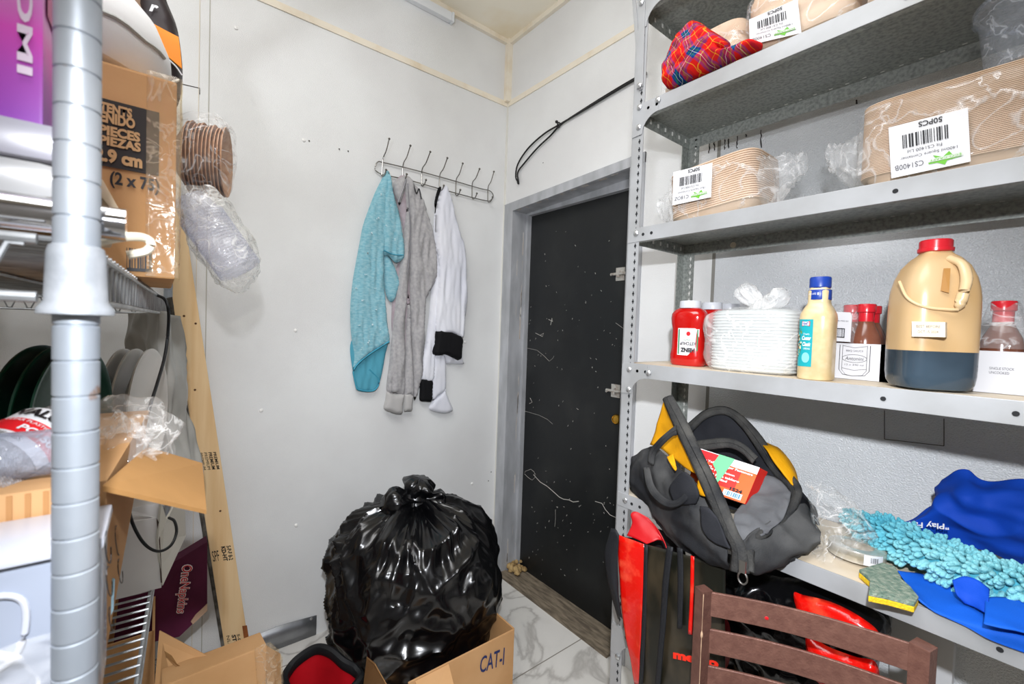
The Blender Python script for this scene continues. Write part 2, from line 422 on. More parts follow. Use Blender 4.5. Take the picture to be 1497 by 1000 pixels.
for a, b_ in (((1293, 600), (1293, 642)), ((1293, 642), (1380, 652)), ((1380, 652), (1380, 612))):
    mb.tube([at(*a, Y=YB - 0.002), at(*b_, Y=YB - 0.002)], 0.0009, 4)
mb.build('patch_outline', mat('crack', '55504a'), wb)
mb = MB(); rnd = random.Random(3)
for px_, y0, y1 in ((1037, 208, 224), (1044, 208, 220), (1059, 204, 219), (1065, 203, 217), (1077, 199, 217), (1091, 196, 200), (1113, 190, 216), (1252, 146, 152)):
    n = 6; mb.tube([at(px_ + rnd.uniform(-1.2, 1.2), y0 + (y1 - y0) * i / n, Y=YB - 0.001) for i in range(n + 1)], [0.0012 + rnd.random() * 0.0012 for _ in range(n + 1)], 4)
mb.build('drip_mark', mat('drip_black', '3a3a3a', 0.7), wb)
c = at(794, 238, Y=YB); MB().lathe([(0.003, 0), (0.0025, 0.001)], c, 8, Matrix.Rotation(PI / 2, 3, 'X')).build('screw_hole', MATS['dark_hole'], wb)

# steel door frame, peeling paint
frm = mat('door_frame_steel', 'bcbec2', 0.42, 0.15, col2='a3a5a8', ns=5, nd=6, stretch=(3, 3, 1), bump=0.08, bs=40)
peel = mat('peeled_paint', 'b3a596', 0.8, col2='cfccc8', ns=30, nd=6, stretch=(2, 2, 0.6))
df = thing('door_frame', (-1.56, YB, 0), 'worn grey steel frame around the black door, crooked across its top', 'door frame')
df['kind'] = 'structure'; df.name = 'trim_6'
del df['label']; del df['category']
mb = MB()
mb.bb((FX0, YB - 0.006, 0), (JX0, YB, fz0)).bb((JX1, YB - 0.006, 0), (FX1, YB, fz1))
mb.hexa([(FX0, YB - 0.008, fz0), (FX1, YB - 0.008, fz1), (FX1, YB - 0.008, iz1 + 0.004), (JX0, YB - 0.008, iz0)], (0, 0.008, 0))
mb.build('casing', frm, df, world=True, smooth=False)
DY = 1.652
mb = MB().bb((JX0 - 0.01, YB, 0), (JX0, DY + 0.05, iz0 + 0.05)).bb((JX1, YB, 0), (JX1 + 0.01, DY + 0.05, iz1 + 0.02))
mb.hexa([(JX0, YB, iz0), (JX1, YB, iz1), (JX1, DY + 0.03, iz1), (JX0, DY + 0.03, iz0)], (0, 0, 0.02))
mb.build('jamb', frm, df, world=True, smooth=False)
hz = at(774.5, 317.4, Y=DY).z
mb = MB().bb((JX0, DY - 0.028, 0), (JX0 + 0.014, DY, hz)).bb((JX1 - 0.014, DY - 0.028, 0), (JX1, DY, hz)).bb((JX0, DY - 0.028, hz), (JX1, DY, iz1 + 0.01))
mb.build('door_stop', frm, df, world=True, smooth=False)
rnd = random.Random(5); mb = MB()
for zz, wd in [(0.05 + 1.9 * rnd.random() ** 1.3, rnd.uniform(.001, .005)) for _ in range(30)]:
    yy_ = rnd.choice((.04, .075, .075, .1)) + rnd.uniform(-.004, .004); ln_ = rnd.uniform(.008, .03)
    pts = [Vector((JX0 + 0.0006, YB + yy_ + rnd.uniform(-0.002, 0.002), zz + k * ln_)) for k in range(6)]
    for k in range(5):
        a, b_ = pts[k], pts[k + 1]; w0 = wd * rnd.uniform(0.2, 1); mb.hexa([a - Vector((0, w0, 0)), a + Vector((0, w0, 0)), b_ + Vector((0, wd * 0.7, 0)), b_ - Vector((0, wd * 0.7, 0))], (0.0006, 0, 0))
for k in range(9):
    xx = JX0 + 0.02 + k * 0.083 + rnd.uniform(-0.02, 0.02); w0 = rnd.uniform(0.01, 0.045)
    zz = iz0 + (iz1 - iz0) * (xx - JX0) / (JX1 - JX0)
    mb.bb((xx, YB + 0.001, zz - 0.0008), (xx + w0, YB + rnd.uniform(0.008, 0.02), zz))
mb.build('paint_chip', peel, df, world=True, smooth=False)
th = MB().bb((JX0, YB + 0.0, 0), (JX1, DY + 0.01, 0.006)).bb((JX0, YB - 0.03, 0), (JX1, YB + 0.03, 0.012))
struct('trim_7', th, mat('threshold_wood', '8c7f6c', 0.75, col2='5d5346', ns=14, stretch=(1, 5, 5), nd=6))
mb = MB(); rnd = random.Random(9)
for k in range(26):
    p = Vector((JX0 + 0.01 + rnd.uniform(0, 0.09), DY - 0.03 + rnd.uniform(-0.05, 0.02), 0.015 + rnd.uniform(0, 0.035))); s_ = rnd.uniform(0.008, 0.02)
    mb.lathe([(s_ * 0.3, -s_), (s_, -s_ * 0.3), (s_ * 0.9, s_ * 0.4), (s_ * 0.2, s_)], p, 7)
mb.build('foam_filler', mat('yellow_foam', 'b89c6b', 0.9, col2='8a6f47', ns=40), df, world=True)

# door slab
doorm = mat('black_door_paint', '17191a', 0.42, col2='2b2c2b', ns=3.5, nd=7, lo=0.5, hi=0.85, bump=0.1, bs=30)
nt = doorm.node_tree; N = nt.nodes; L = nt.links; b = N['Principled BSDF']      # pale paint specks scattered over the slab
tc = N.new('ShaderNodeTexCoord'); nn = N.new('ShaderNodeTexNoise'); nn.inputs['Scale'].default_value = 42; nn.inputs['Detail'].default_value = 5; nn.inputs['Roughness'].default_value = 0.65
L.new(tc.outputs['Object'], nn.inputs['Vector']); rr = N.new('ShaderNodeValToRGB'); rr.color_ramp.elements[0].position = 0.695; rr.color_ramp.elements[1].position = 0.75
L.new(nn.outputs['Fac'], rr.inputs[0]); mx = N.new('ShaderNodeMix'); mx.data_type = 'RGBA'
src = b.inputs['Base Color'].links[0].from_socket
L.new(rr.outputs[0], mx.inputs['Factor']); L.new(src, mx.inputs['A']); mx.inputs['B'].default_value = lin('8e8c85'); L.new(mx.outputs['Result'], b.inputs['Base Color'])
d1 = bpy.data.objects.new('door_1', None); COL.objects.link(d1); d1.location = (-1.55, DY, 0); d1['kind'] = 'structure'
MB().bb((JX0 + 0.004, DY, 0.008), (JX1 - 0.004, DY + 0.045, iz1)).build('door_slab', doorm, d1, world=True, smooth=False)
mb = MB(); Yd = DY - 0.0006
def scr(pts, r_): mb.tube([at(a, b_, Y=Yd) for a, b_ in pts], r_, 4, flat=1)
scr([(776, 686), (768, 689), (767, 693), (772, 698), (778, 702), (783, 697), (781, 690), (776, 686)], 0.0012)
scr([(780, 694), (790, 705), (800, 711), (808, 718), (818, 727), (824, 730), (832, 731), (838, 734), (846, 733)], 0.0022)
scr([(870, 733), (880, 736), (885, 745), (892, 753), (901, 757)], 0.0016)
scr([(812, 745), (812, 760), (811, 770)], 0.0008); scr([(767, 601), (788, 607), (800, 613), (808, 620)], 0.0008)
scr([(771, 509), (785, 512), (795, 520), (803, 528), (808, 524), (810, 520)], 0.0009); scr([(783, 487), (793, 492), (795, 487), (790, 490)], 0.0016)
scr([(900, 472), (911, 480)], 0.0008); scr([(802, 467), (808, 470), (807, 465), (805, 475)], 0.0018); scr([(775, 582), (778, 588), (774, 590)], 0.002)
rnd = random.Random(11)
for k in range(120):
    a = rnd.uniform(772, 905); b_ = rnd.choice((rnd.uniform(330, 860), rnd.gauss(500, 60), rnd.gauss(760, 60)))
    if 325 < b_ < 850: scr([(a, b_), (a + rnd.uniform(-1.5, 1.5), b_ + rnd.uniform(0.4, 2.2))], rnd.uniform(0.0006, 0.0016))
mb.build('scratch_mark', mat('scratch', 'a9a7a0', 0.7), d1, world=True)
steel = mat('rusty_bolt_steel', 'c2bfb8', 0.4, 0.5, col2='7d6250', ns=40, nd=5, lo=.5, hi=.8)
for (bx, by, nm) in ((905, 401, 0), (898, 571, 1)):
    c = at(bx, by, Y=DY); sl = MB()
    sl.box(c + Vector((0.01, -0.002, 0)), (0.05, 0.004, 0.06)); bo = sl.build('bolt_plate', steel, d1, world=True, smooth=False)
    s2 = MB().tube([c + Vector((-0.035, -0.014, 0)), c + Vector((0.05, -0.014, 0))], 0.007, 10)
    s2.tube([c + Vector((-0.02, -0.016, 0)), c + Vector((-0.02, -0.034, -0.004))], 0.005, 8)
    s2.box(c + Vector((0.008, -0.01, 0)), (0.016, 0.02, 0.03)).build('sliding_bolt', steel, d1, world=True)
brass = mat('brass', 'c79a3e', 0.25, 1.0)
c = at(901.5, 613, Y=DY)
MB().lathe([(0.024, 0), (0.024, 0.006), (0.019, 0.012), (0.0165, 0.012), (0.015, 0.009), (0.002, 0.010)], c, 28, Matrix.Rotation(PI / 2, 3, 'X')).build('lock_cylinder', brass, d1, world=True)

# fluorescent fitting where the left wall meets the ceiling
ft = thing('ceiling_light_strip', at(645, 8, X=XA), 'white plastic strip light cover running along the top of the left wall', 'light')
c1 = at(657, 20, X=XA)
MB().bb((XA, 0.2, ZC - 0.07), (XA + 0.03, c1.y, ZC - 0.027)).build('light_cover', mat('white_plastic', 'e9ecef', 0.3), ft, world=True, bevel=0.008)
MB().bb((XA, c1.y, ZC - 0.073), (XA + 0.033, c1.y + 0.012, ZC - 0.025)).build('end_cap', mat('white_plastic', 'e9ecef'), ft, world=True, bevel=0.003)

# black cable bundle on the door wall
cb = thing('cable', at(817, 184, Y=YB), 'black cable looped and tied, running along the wall above the door', 'cable')
cab = mat('black_rubber', '121214', 0.45)
yc = YB - 0.012
lp1 = [(945, 108, yc), (922, 120, yc), (885, 142, yc), (850, 163, yc), (818, 182, yc), (795, 196, yc), (772, 217, yc), (757, 240, yc), (754, 258, yc), (757, 266, yc)]
lp2 = [(945, 106, yc + 0.003), (922, 118, yc + .003), (885, 140, yc + .003), (850, 162, yc + .003), (820, 182, yc + .003), (805, 198, yc), (785, 217, yc), (767, 238, yc), (757, 252, yc), (758, 266, yc)]
MB().tube(cr(A3(lp1), 50), 0.0042, 8).build('cord', cab, cb, world=True)
MB().tube(cr(A3(lp2), 50), 0.0042, 8).build('cord', cab, cb, world=True)
p = at(817, 183, Y=yc); MB().tube([p + Vector((0.01 * math.cos(t), -0.002, 0.012 * math.sin(t))) for t in [k * PI / 6 for k in range(12)]], 0.003, 6, closed=True).box(p + Vector((-0.004, -0.012, 0.014)), (0.01, 0.01, 0.01)).build('cable_tie', cab, cb, world=True)
MB().tube([at(757, 266, Y=yc), at(758, 268.5, Y=yc)], 0.006, 8).build('cable_end', cab, cb, world=True)

# ================================================================== COAT RACK and garments on the left wall
chrome = mat('chrome_wire', '9a9894', 0.22, 1.0)
XR = XA + 0.012
cr_ = thing('coat_rack', at(635, 265, X=XA), 'chrome wire coat rack with seven double hooks on the white wall', 'coat rack')
loop = [(552, 237), (562, 238), (600, 247), (650, 260.5), (700, 275), (716, 279), (721, 286), (718, 292), (708, 293), (650, 278), (600, 264), (568, 257), (556, 254), (548, 247)]
MB().tube(cr([at(a, b_, X=XR) for a, b_ in loop], 90, True), 0.0027, 8, closed=True).build('frame', chrome, cr_, world=True)
hooks = [((558, 256), (560, 232), (569, 203)), ((588, 262), (589.5, 240), (600, 213)), ((616, 270), (617, 248), (629, 222)), ((642, 278), (643, 256), (654, 231)), ((666, 284), (667, 263), (676.5, 239)), ((690, 289), (690.5, 268), (701, 247)), ((713, 294), (713.5, 274), (722, 251))]
for k, (bt, md, tp) in enumerate(hooks):
    b0 = at(*bt, X=XR + 0.004); m0 = at(*md, X=XR + 0.004)
    tx = at(*tp, X=XR + 0.06)
    q = cr([b0, m0, m0.lerp(tx, 0.45) + Vector((0.004, 0, -0.006)), tx], 14)
    lowp = [b0, b0 + Vector((0.012, 0, -0.010)), b0 + Vector((0.028, 0.003, -0.003)), b0 + Vector((0.036, 0.006, 0.016))]
    h = MB().tube(q, 0.0026, 8).tube(cr(lowp, 10), 0.0026, 8)
    ho = h.build('hook', chrome, cr_, world=True)
    t = MB()
    for c in (tx, lowp[-1]):
        t.lathe([(0.001, -0.0055), (0.004, -0.004), (0.0058, 0), (0.004, 0.004), (0.001, 0.0055)], c, 10)
    t.build('hook_tip', chrome, ho, world=True)

def on_wall(pts, X): return [(at(a, b_, X=X).y, at(a, b_, X=X).z) for a, b_ in pts]
def cloth(name, pts, X, m, parent, t=0.02, amp=0.007, sy=38, sz=6, seed=0.0, soft=0.02, step=0.01, label=None, back=0.1):
    def f(u, v, d):
        n = noise.noise(Vector((u * sy, v * sz, seed))); n2 = noise.noise(Vector((u * sy * 2.1 + v * 10, v * sz * 2.5, seed + 5)))
        return amp * (1.1 * (0.4 - abs(n) * 2.0) + 0.4 * n2)
    return relief(name, on_wall(pts, X), (X, 0, 0), (0, 1, 0), (0, 0, 1), m, parent, t=t, step=step, f=f, back=back, soft=soft, label=label)
def edge_band(name, pts, X, m, parent, r_=0.004):
    return MB().tube(cr([at(a, b_, X=X) for a, b_ in pts], 24), r_, 6, flat=0.6).build(name, m, parent, world=True)
W0 = XA + 0.015
# blue t-shirt
bl = mat('aqua_heather_cloth', '76aebd', 0.9, col2='98c2cc', ns=55, nd=6, stretch=(1, 1, 2.5), bump=0.25, bs=900, spec=0.1)
bld = mat('aqua_hem_cloth', '4a9fb8', 0.9, bump=0.2, bs=900, spec=0.1)
ts = thing('t_shirt', at(565, 252, X=W0), 'aqua blue short-sleeved t-shirt hanging from the first hook', 'shirt')
cloth('inner_side', [(513, 500), (516, 545), (519, 562), (523, 571), (538, 573), (550, 570), (557, 552), (563, 520), (566, 495), (540, 480)], W0, mat('aqua_inner_cloth', '559fb4', 0.9, bump=0.2, bs=900, spec=0.1), ts, 0.012, seed=2)
cloth('body', [(564, 250), (569, 256), (571, 300), (562, 360), (562, 420), (566, 470), (569, 500), (555, 508), (541, 517), (526, 529), (516, 541), (518, 520), (513, 487), (512, 449), (515, 415), (519, 390), (525, 358), (530, 332), (538, 308), (548, 282), (557, 264)], W0 + 0.012, bl, ts, 0.026, 0.010, seed=1)
cloth('lower_sleeve', [(560, 372), (572, 380), (584, 411), (582, 422), (577, 438), (569, 440), (562, 420)], W0 + 0.004, bl, ts, 0.02, seed=4)
cloth('sleeve', [(566, 252), (571, 258), (576, 286), (583, 310), (588, 340), (591, 361), (590, 377), (579, 384), (568, 374), (560, 370), (559, 330), (561, 290)], W0 + 0.024, bl, ts, 0.022, 0.008, seed=3)
edge_band('hem', [(569, 499), (555, 508), (541, 517), (526, 529), (517, 541), (518, 552), (522, 569)], W0 + 0.03, bld, ts, 0.006)
edge_band('hem', [(522, 569), (538, 572), (549, 569), (554, 556), (540, 540)], W0 + 0.012, bld, ts, 0.005)
edge_band('sleeve_hem', [(561, 366), (575, 372), (590, 373)], W0 + 0.046, bld, ts, 0.004)
mb = MB(); rnd = random.Random(4)
for (a, b_) in ((545, 340), (535, 400), (530, 440), (549, 451), (543, 475), (526, 475), (566, 330), (578, 350), (570, 300), (552, 320), (540, 500), (557, 480), (522, 420), (549, 420), (575, 325), (558, 285), (530, 510), (536, 370)):
    c = at(a, b_, X=W0 + 0.044)
    for k in range(2): mb.box(c + Vector((0, rnd.uniform(-.006, .006), rnd.uniform(-.006, .006))), (0.003, rnd.uniform(.002, .006), rnd.uniform(.002, .006)))
mb.build('printed_fleck', mat('pale_fleck', 'cfe4ea', 0.9), ts, world=True)
# grey hooded sweatshirt
gr = mat('grey_heather_fleece', 'b3b1b1', 0.95, col2='a19fa1', ns=70, nd=5, bump=0.25, bs=700, spec=0.1)
hd = thing('hooded_sweatshirt', at(596, 258, X=W0), 'grey zip sweatshirt with black cord and ribbed cuffs hanging from the second hook', 'sweatshirt')
cloth('lining', [(577, 266), (592, 257), (596, 300), (600, 400), (596, 500), (580, 520), (572, 470), (578, 400), (590, 350), (581, 300), (575, 285)], W0 - 0.002, mat('dusty_lining', 'a5979c', 0.95, col2='b3a9b0', ns=30, spec=0.1), hd, 0.015, seed=8)
cloth('body', [(594, 257), (602, 264), (610, 276), (618, 292), (626, 318), (633, 342), (637, 370), (638, 393), (635, 414), (626, 428), (621, 445), (620, 500), (618, 536), (613, 563), (606, 585), (603, 560), (602, 500), (599, 430), (597, 340), (592, 290), (589, 262)], W0 + 0.01, gr, hd, 0.028, 0.011, seed=6)
cloth('hood', [(592, 257), (582, 262), (575, 268), (577, 284), (581, 292), (584, 300), (590, 284), (594, 266)], W0 + 0.014, gr, hd, 0.02, seed=16)
cloth('sleeve', [(596, 300), (600, 345), (598, 400), (593, 460), (592, 520), (591, 574), (578, 574), (565, 571), (569, 530), (574, 480), (581, 420), (589, 350)], W0 + 0.016, gr, hd, 0.024, 0.009, sz=4, seed=7)
cloth('sleeve', [(597, 430), (600, 470), (603, 520), (605, 576), (598, 577), (590, 574), (592, 520), (594, 460)], W0 + 0.012, gr, hd, 0.022, 0.008, sz=4, seed=9)
rib = mat('grey_ribbing', 'b7b5b3', 0.95, bump=0.4, bs=400, spec=0.1)
cloth('cuff', [(566, 572), (578, 576), (591, 575), (589, 590), (588, 604), (580, 605), (573, 603), (561, 597), (563, 585)], W0 + 0.018, rib, hd, 0.02, 0.003, sy=160, seed=3)
cloth('cuff', [(591, 575), (604, 577), (603, 590), (602, 600), (596, 601), (590, 599)], W0 + 0.014, rib, hd, 0.018, 0.003, sy=160, seed=5)
MB().tube(cr([at(a, b_, X=W0 + 0.034) for a, b_ in ((594, 262), (588, 280), (582, 296))], 14), 0.0025, 6).tube(cr([at(a, b_, X=W0 + 0.046) for a, b_ in ((596, 268), (598, 300), (600, 340), (599, 370), (596, 400))], 14), 0.0022, 6).build('zipper', mat('grey_zip', '77767a', 0.4, 0.5), hd, world=True)
MB().tube(cr([at(a, b_, X=W0 + 0.035) for a, b_ in ((602, 264), (606, 275), (609, 283), (612, 276), (614, 280), (616, 291))], 24), 0.0028, 6).build('drawstring', cab, hd, world=True)
# white chef jacket
wc = mat('white_cotton', 'e3e4ea', 0.85, col2='d6d8e2', ns=4, bump=0.2, bs=500, spec=0.15)
bkc = mat('black_trim_cloth', '141416', 0.8, bump=0.3, bs=500, spec=0.2)
cj = thing('chef_jacket', at(650, 272, X=W0), 'white chef jacket with black cuffs hanging from the fourth hook', 'jacket')
cloth('collar', [(640, 276), (645, 274), (642, 288), (637, 304), (635, 296)], W0 + 0.012, bkc, cj, 0.01, 0.002, seed=1)
cloth('back_panel', [(648, 280), (660, 310), (672, 420), (676, 520), (679, 531), (664, 532), (651, 531), (640, 520), (630, 430), (634, 330)], W0 - 0.002, wc, cj, 0.014, 0.006, seed=12)
cloth('shirt_tail', [(634, 515), (650, 520), (652, 545), (651, 570), (641, 578), (632, 584), (631, 550)], W0 + 0.010, wc, cj, 0.014, 0.004, seed=14)
cloth('tail_flare', [(651, 560), (652, 573), (657, 586), (662, 599), (653, 604), (640, 603), (627, 597), (634, 584), (644, 575)], W0 + 0.004, wc, cj, 0.016, 0.004, seed=15)
cloth('sleeve', [(637, 302), (640, 340), (642, 400), (643, 460), (636, 510), (633, 555), (614, 555), (616, 530), (622, 500), (628, 450), (631, 400), (633, 340)], W0 + 0.006, wc, cj, 0.022, 0.007, seed=13)
cloth('black_cuff', [(614, 554), (632, 555.5), (632, 570), (631, 586), (622, 587), (613.5, 585), (613.5, 570)], W0 + 0.008, bkc, cj, 0.02, 0.002, seed=2, soft=0.012)
cloth('front_sleeve', [(650, 271), (656, 284), (662, 308), (669, 335), (678, 364), (680, 400), (681, 438), (677, 475), (674, 495), (658, 488), (636, 486), (635, 450), (639, 400), (636, 350), (637, 310), (642, 285)], W0 + 0.018, wc, cj, 0.034, 0.010, sz=4, seed=11)
cloth('black_cuff', [(636, 484), (645, 482), (656, 484), (666, 488), (674, 494), (673, 510), (671, 526), (662, 523), (650, 518), (641, 520), (632, 517), (634, 500)], W0 + 0.022, bkc, cj, 0.036, 0.002, seed=3, soft=0.014)
# ================================================================== TRASH BAG in its carton
kraft = mat('kraft_cardboard', 'c99d6f', 0.8, col2='bc8f60', ns=5, bump=0.1, bs=60, spec=0.2)
kraftd = mat('kraft_edge', '8e6a45', 0.9, bump=0.3, bs=200, spec=0.1)
ct = thing('cardboard_box', (-1.42, 0.78, 0), 'open brown carton marked CAT-I holding the black garbage bag', 'box')
def wallp(mb, a, b_, z0, z1, th=0.006):
    a = Vector((a[0], a[1], z0)); b_ = Vector((b_[0], b_[1], z0)); d = (b_ - a).normalized(); n = Vector((d.y, -d.x, 0)) * th
    mb.hexa([a, b_, b_ + Vector((0, 0, z1 - z0)), a + Vector((0, 0, z1 - z0))], n); return mb
c0, c1, c2, c3 = (-1.205, 1.01), (-1.205, 0.60), (-1.78, 0.60), (-1.78, 1.01)
body = MB(); wallp(body, c1, c0, 0, 0.305); wallp(body, c0, c3, 0, 0.305); wallp(body, c3, c2, 0, 0.12); wallp(body, c2, c1, 0, 0.10); body.bb((-1.78, .60, 0.001), (-1.205, 1.01, .006))
body.build('box_body', kraft, ct, world=True, smooth=False)
fl = MB(); fl.hexa(A3([(536, 962, 0.52), (548, 972, 0.50), (566, 1004, 0.50), (530, 1010, 0.53)]), (-0.006, 0.003, 0)); fl.build('flap', kraftd, ct, world=True, smooth=False)
fl = MB(); fl.hexa([Vector((-1.205, .62, .30)), Vector((-1.205, .74, .30)), Vector((-1.12, .72, .26)), Vector((-1.12, .63, .25))], (0, 0, 0.005)); fl.build('flap', kraft, ct, world=True, smooth=False)
fq = qmap(at(690, 945, X=-1.198), at(750, 918, X=-1.198), at(751, 985, X=-1.198), at(690, 1005, X=-1.198))
text('CAT-I', fq, (0.18, 0.28, 0.78, 0.66), mat('blue_print', '1d2a5e', 0.6), ct, shear=0.2, bold=0.01)

blackp = mat('black_garbage_plastic', '08080a', 0.24, bump=0.12, bs=14, bd=2, spec=0.65)
gb = thing('garbage_bag', (-1.58, 0.80, 0.02), 'large full black garbage bag knotted at the top, sitting in a carton', 'garbage bag')
CX, CY = -1.585, 0.80
prof = [(0.10, 0.03), (0.235, 0.055), (0.29, 0.13), (0.315, 0.24), (0.33, 0.36), (0.325, 0.46), (0.295, 0.555), (0.24, 0.625), (0.165, 0.665), (0.09, 0.69), (0.035, 0.712)]
NU, NV = 260, 150
pp = cr([Vector((a, 0, b_)) for a, b_ in prof], NV)
G = []
for i in range(NV):
    v = i / (NV - 1); row = []
    r0, z0 = pp[i].x, pp[i].z
    for j in range(NU):
        t = 2 * PI * j / NU; c, s_ = math.cos(t), math.sin(t)
        top = max(0, (v - 0.45) / 0.55)
        # pleats fan out of the knot, slack diagonal creases lower down
        tw = t + 0.35 * (1 - v)
        pl = noise.noise(Vector((math.cos(tw) * 5.5, math.sin(tw) * 5.5, v * 0.9)))
        pl2 = noise.noise(Vector((math.cos(tw) * 13, math.sin(tw) * 13, v * 1.5 + 4)))
        d = top * (1 - 0.35 * top) * (0.055 * (0.3 - abs(pl) * 1.5) + 0.022 * (0.3 - abs(pl2) * 1.4))
        q = Vector((c * 2.2, s_ * 2.2, z0 * 6))
        ang = Vector((c * 1.8 + z0 * 3, s_ * 1.8 - z0 * 2.5, z0 * 11 + c * 3))
        an2 = Vector((c * 2.4 - z0 * 2, s_ * 2.4 + z0 * 3, z0 * 7 - s_ * 2))
        d += 0.034 * (0.35 - abs(noise.noise(ang * .8)) * 1.8) + 0.010 * (0.35 - abs(noise.noise(an2 * 1.7 + Vector((3, 1, 2)))) * 1.8)
        wv = 1.3 * noise.noise(q * .9); dg = abs(math.sin(2.5 * t + 7.0 * z0 + wv * 2.2)); dg2 = abs(math.sin(4.5 * t - 9.0 * z0 + wv * 3.1 + 1))
        d += (1 - top * .8) * (0.012 * (1 - dg) ** 3 + 0.007 * (1 - dg2) ** 3)
        d += 0.03 * noise.noise(q * 0.7)
        k = 1 if v < .93 else (1 - v) / .07
        r = r0 + d * (k * .8 + .2) * min(1, r0 / 0.1)
        lop = 0.02 * math.cos(t - 2.0) * math.sin(PI * v)
        row.append(Vector((CX + (r + lop) * c, CY + (r + lop) * s_, max(0.012, z0 + d * 0.6 * (v > .5)))))
    G.append(row)
mb = MB(); mb.grid(G, closev=True); mb.add([Vector((CX, CY, 0.012))], []); n0 = len(mb.v) - 1
for j in range(NU): mb.f.append((n0, (j + 1) % NU, j))
for v_ in mb.v: v_.x = max(v_.x, XA + 0.012)
mb.build('bag_body', blackp, gb, world=True, angle=60)
def tuft(c, ax, L_, r0, r1, seed, n=7):
    ax = Vector(ax).normalized(); u, v = frame_of(ax, Vector((0.2, 1, 0))); rows = []
    for i in range(12):
        f = i / 11; r = r0 + (r1 - r0) * f ** 0.7
        if f > 0.8: r *= 1 - (f - 0.8) * 2.2
        rows.append([c + ax * (L_ * f) + (u * math.cos(t) + v * math.sin(t)) * r * (1 + 0.45 * noise.noise(Vector((math.cos(t) * n / 3, math.sin(t) * n / 3, f * 2 + seed)))) for t in [2 * PI * k / 48 for k in range(48)]])
    m_ = MB(); m_.grid(rows, closev=True); m_.add([rows[-1][0].lerp(rows[-1][24], 0.5)], []); e = len(m_.v) - 1
    for k in range(48): m_.f.append((e, 11 * 48 + k, 11 * 48 + (k + 1) % 48))
    return m_
kc = Vector((CX, CY, 0.70))
kn = MB()
for (t, rr_) in ((0, .042), (2.1, .036), (4.0, .038)):
    kn.tube([kc + Vector((math.cos(a) * rr_, math.sin(a) * rr_ * 0.9, 0.008 * math.sin(a * 2 + t) + t * 0.004)) for a in [k * PI / 9 for k in range(18)]], [0.013 + 0.006 * abs(math.sin(k * 1.3 + t)) for k in range(18)], 8, closed=True)
kn.build('knot', blackp, gb, world=True)
tuft(kc + Vector((0, 0, -.01)), (0.15, 0.12, 1), 0.10, 0.035, 0.062, 1).build('tied_end', blackp, gb, world=True, angle=60)
tuft(kc + Vector((0, -0.02, 0)), (0.2, -1, 0.15), 0.12, 0.03, 0.055, 5).build('tied_end', blackp, gb, world=True, angle=60)
tuft(kc + Vector((0.02, 0.02, 0.0)), (0.3, 1, -0.05), 0.09, 0.02, 0.04, 9).build('tied_end', blackp, gb, world=True, angle=60)

# ================================================================== RED AND BLACK COOLER BAG on the floor
nyl = mat('black_nylon', '151618', 0.55, bump=0.3, bs=350, spec=0.3)
redin = mat('red_lining', 'c4111f', 0.5, col2='a50d18', ns=6, bump=0.3, bs=20)
cbg = thing('insulated_bag', (-1.6, 0.44, 0), 'open black soft bag with bright red lining, on the floor beside the garbage bag', 'bag')
rim = [at(a, b_, Z=z) for a, b_, z in ((416, 1000, .24), (424, 978, .25), (441, 961, .265), (463, 949, .28), (484, 954, .28), (503, 970, .26), (519, 980, .24), (527, 992, .23), (512, 1012, .22), (480, 1035, .21), (440, 1030, .22))]
rl = cr(rim, 72, True); cen = sum(rl, Vector()) / len(rl)
def ringz(z, k): return [Vector((cen.x + (p.x - cen.x) * k, cen.y + (p.y - cen.y) * k, z)) for p in rl]
mb = MB(); mb.grid([rl, ringz(.17, 1.05), ringz(.08, 1.04), ringz(.012, .97), ringz(.006, .3)], closev=True); mb.build('outer_shell', nyl, cbg, world=True, angle=70)
mb = MB(); inr = [p * 1.0 for p in rl]
mb.grid([[cen.lerp(p, .97) + Vector((0, 0, 0)) for p in rl], ringz(.17, .92), ringz(.09, .88), ringz(.03, .8), ringz(.025, .1)], closev=True); mb.build('lining', redin, cbg, world=True, angle=70)
mb = MB(); mb.tube(rl, 0.014, 8, closed=True, flat=1.3); mb.build('rim', nyl, cbg, world=True)
p = cen + Vector((-.02, 0, -.06))
sheet('inner_flap', [[at(428, 985, Z=.2), at(445, 966, Z=.22), at(463, 960, Z=.24)], [at(455, 1005, Z=.14), at(470, 990, Z=.15), at(480, 985, Z=.16)]], redin, cbg, 10, 8, amp=.006)
sheet('inner_flap', [[at(464, 958, Z=.25), at(490, 968, Z=.23), at(512, 988, Z=.21)], [at(470, 1000, Z=.13), at(492, 1002, Z=.14), at(505, 1010, Z=.15)]], redin, cbg, 10, 8, amp=.006, seed=3)
MB().tube(cr([at(463, 940, X=XA + .03), at(480, 931, X=XA + .05), at(500, 922, X=XA + .05), at(520, 915, X=XA + .05)], 16), 0.009, 6, flat=.4).tube(cr([at(463, 940, X=XA + .03), at(452, 960, X=-1.9), rl[14]], 12), 0.008, 6, flat=.4).build('shoulder_strap', nyl, cbg, world=True)
def small(name, loc, label, cat, mb, m, **k):
    t = mb.build(name, m, None, **k); tag(t, label, cat); return t
mb = MB().box(at(438, 990, Z=.17), (.05, .06, .03)); t = mb.build('food_packet', mat('orange_wrap', 'e2401c', 0.35), None, bevel=.006); tag(t, 'orange wrapped packet lying in the red lined bag', 'packet')
mb = MB().lathe([(0.001, 0), (.02, .002), (.021, .03), (.012, .036), (.001, .037)], at(486, 998, Z=.15), 16); t = mb.build('bottle_cap', mat('dark_green_plastic', '18322c', 0.4)); tag(t, 'dark green round cap lying in the red lined bag', 'cap')

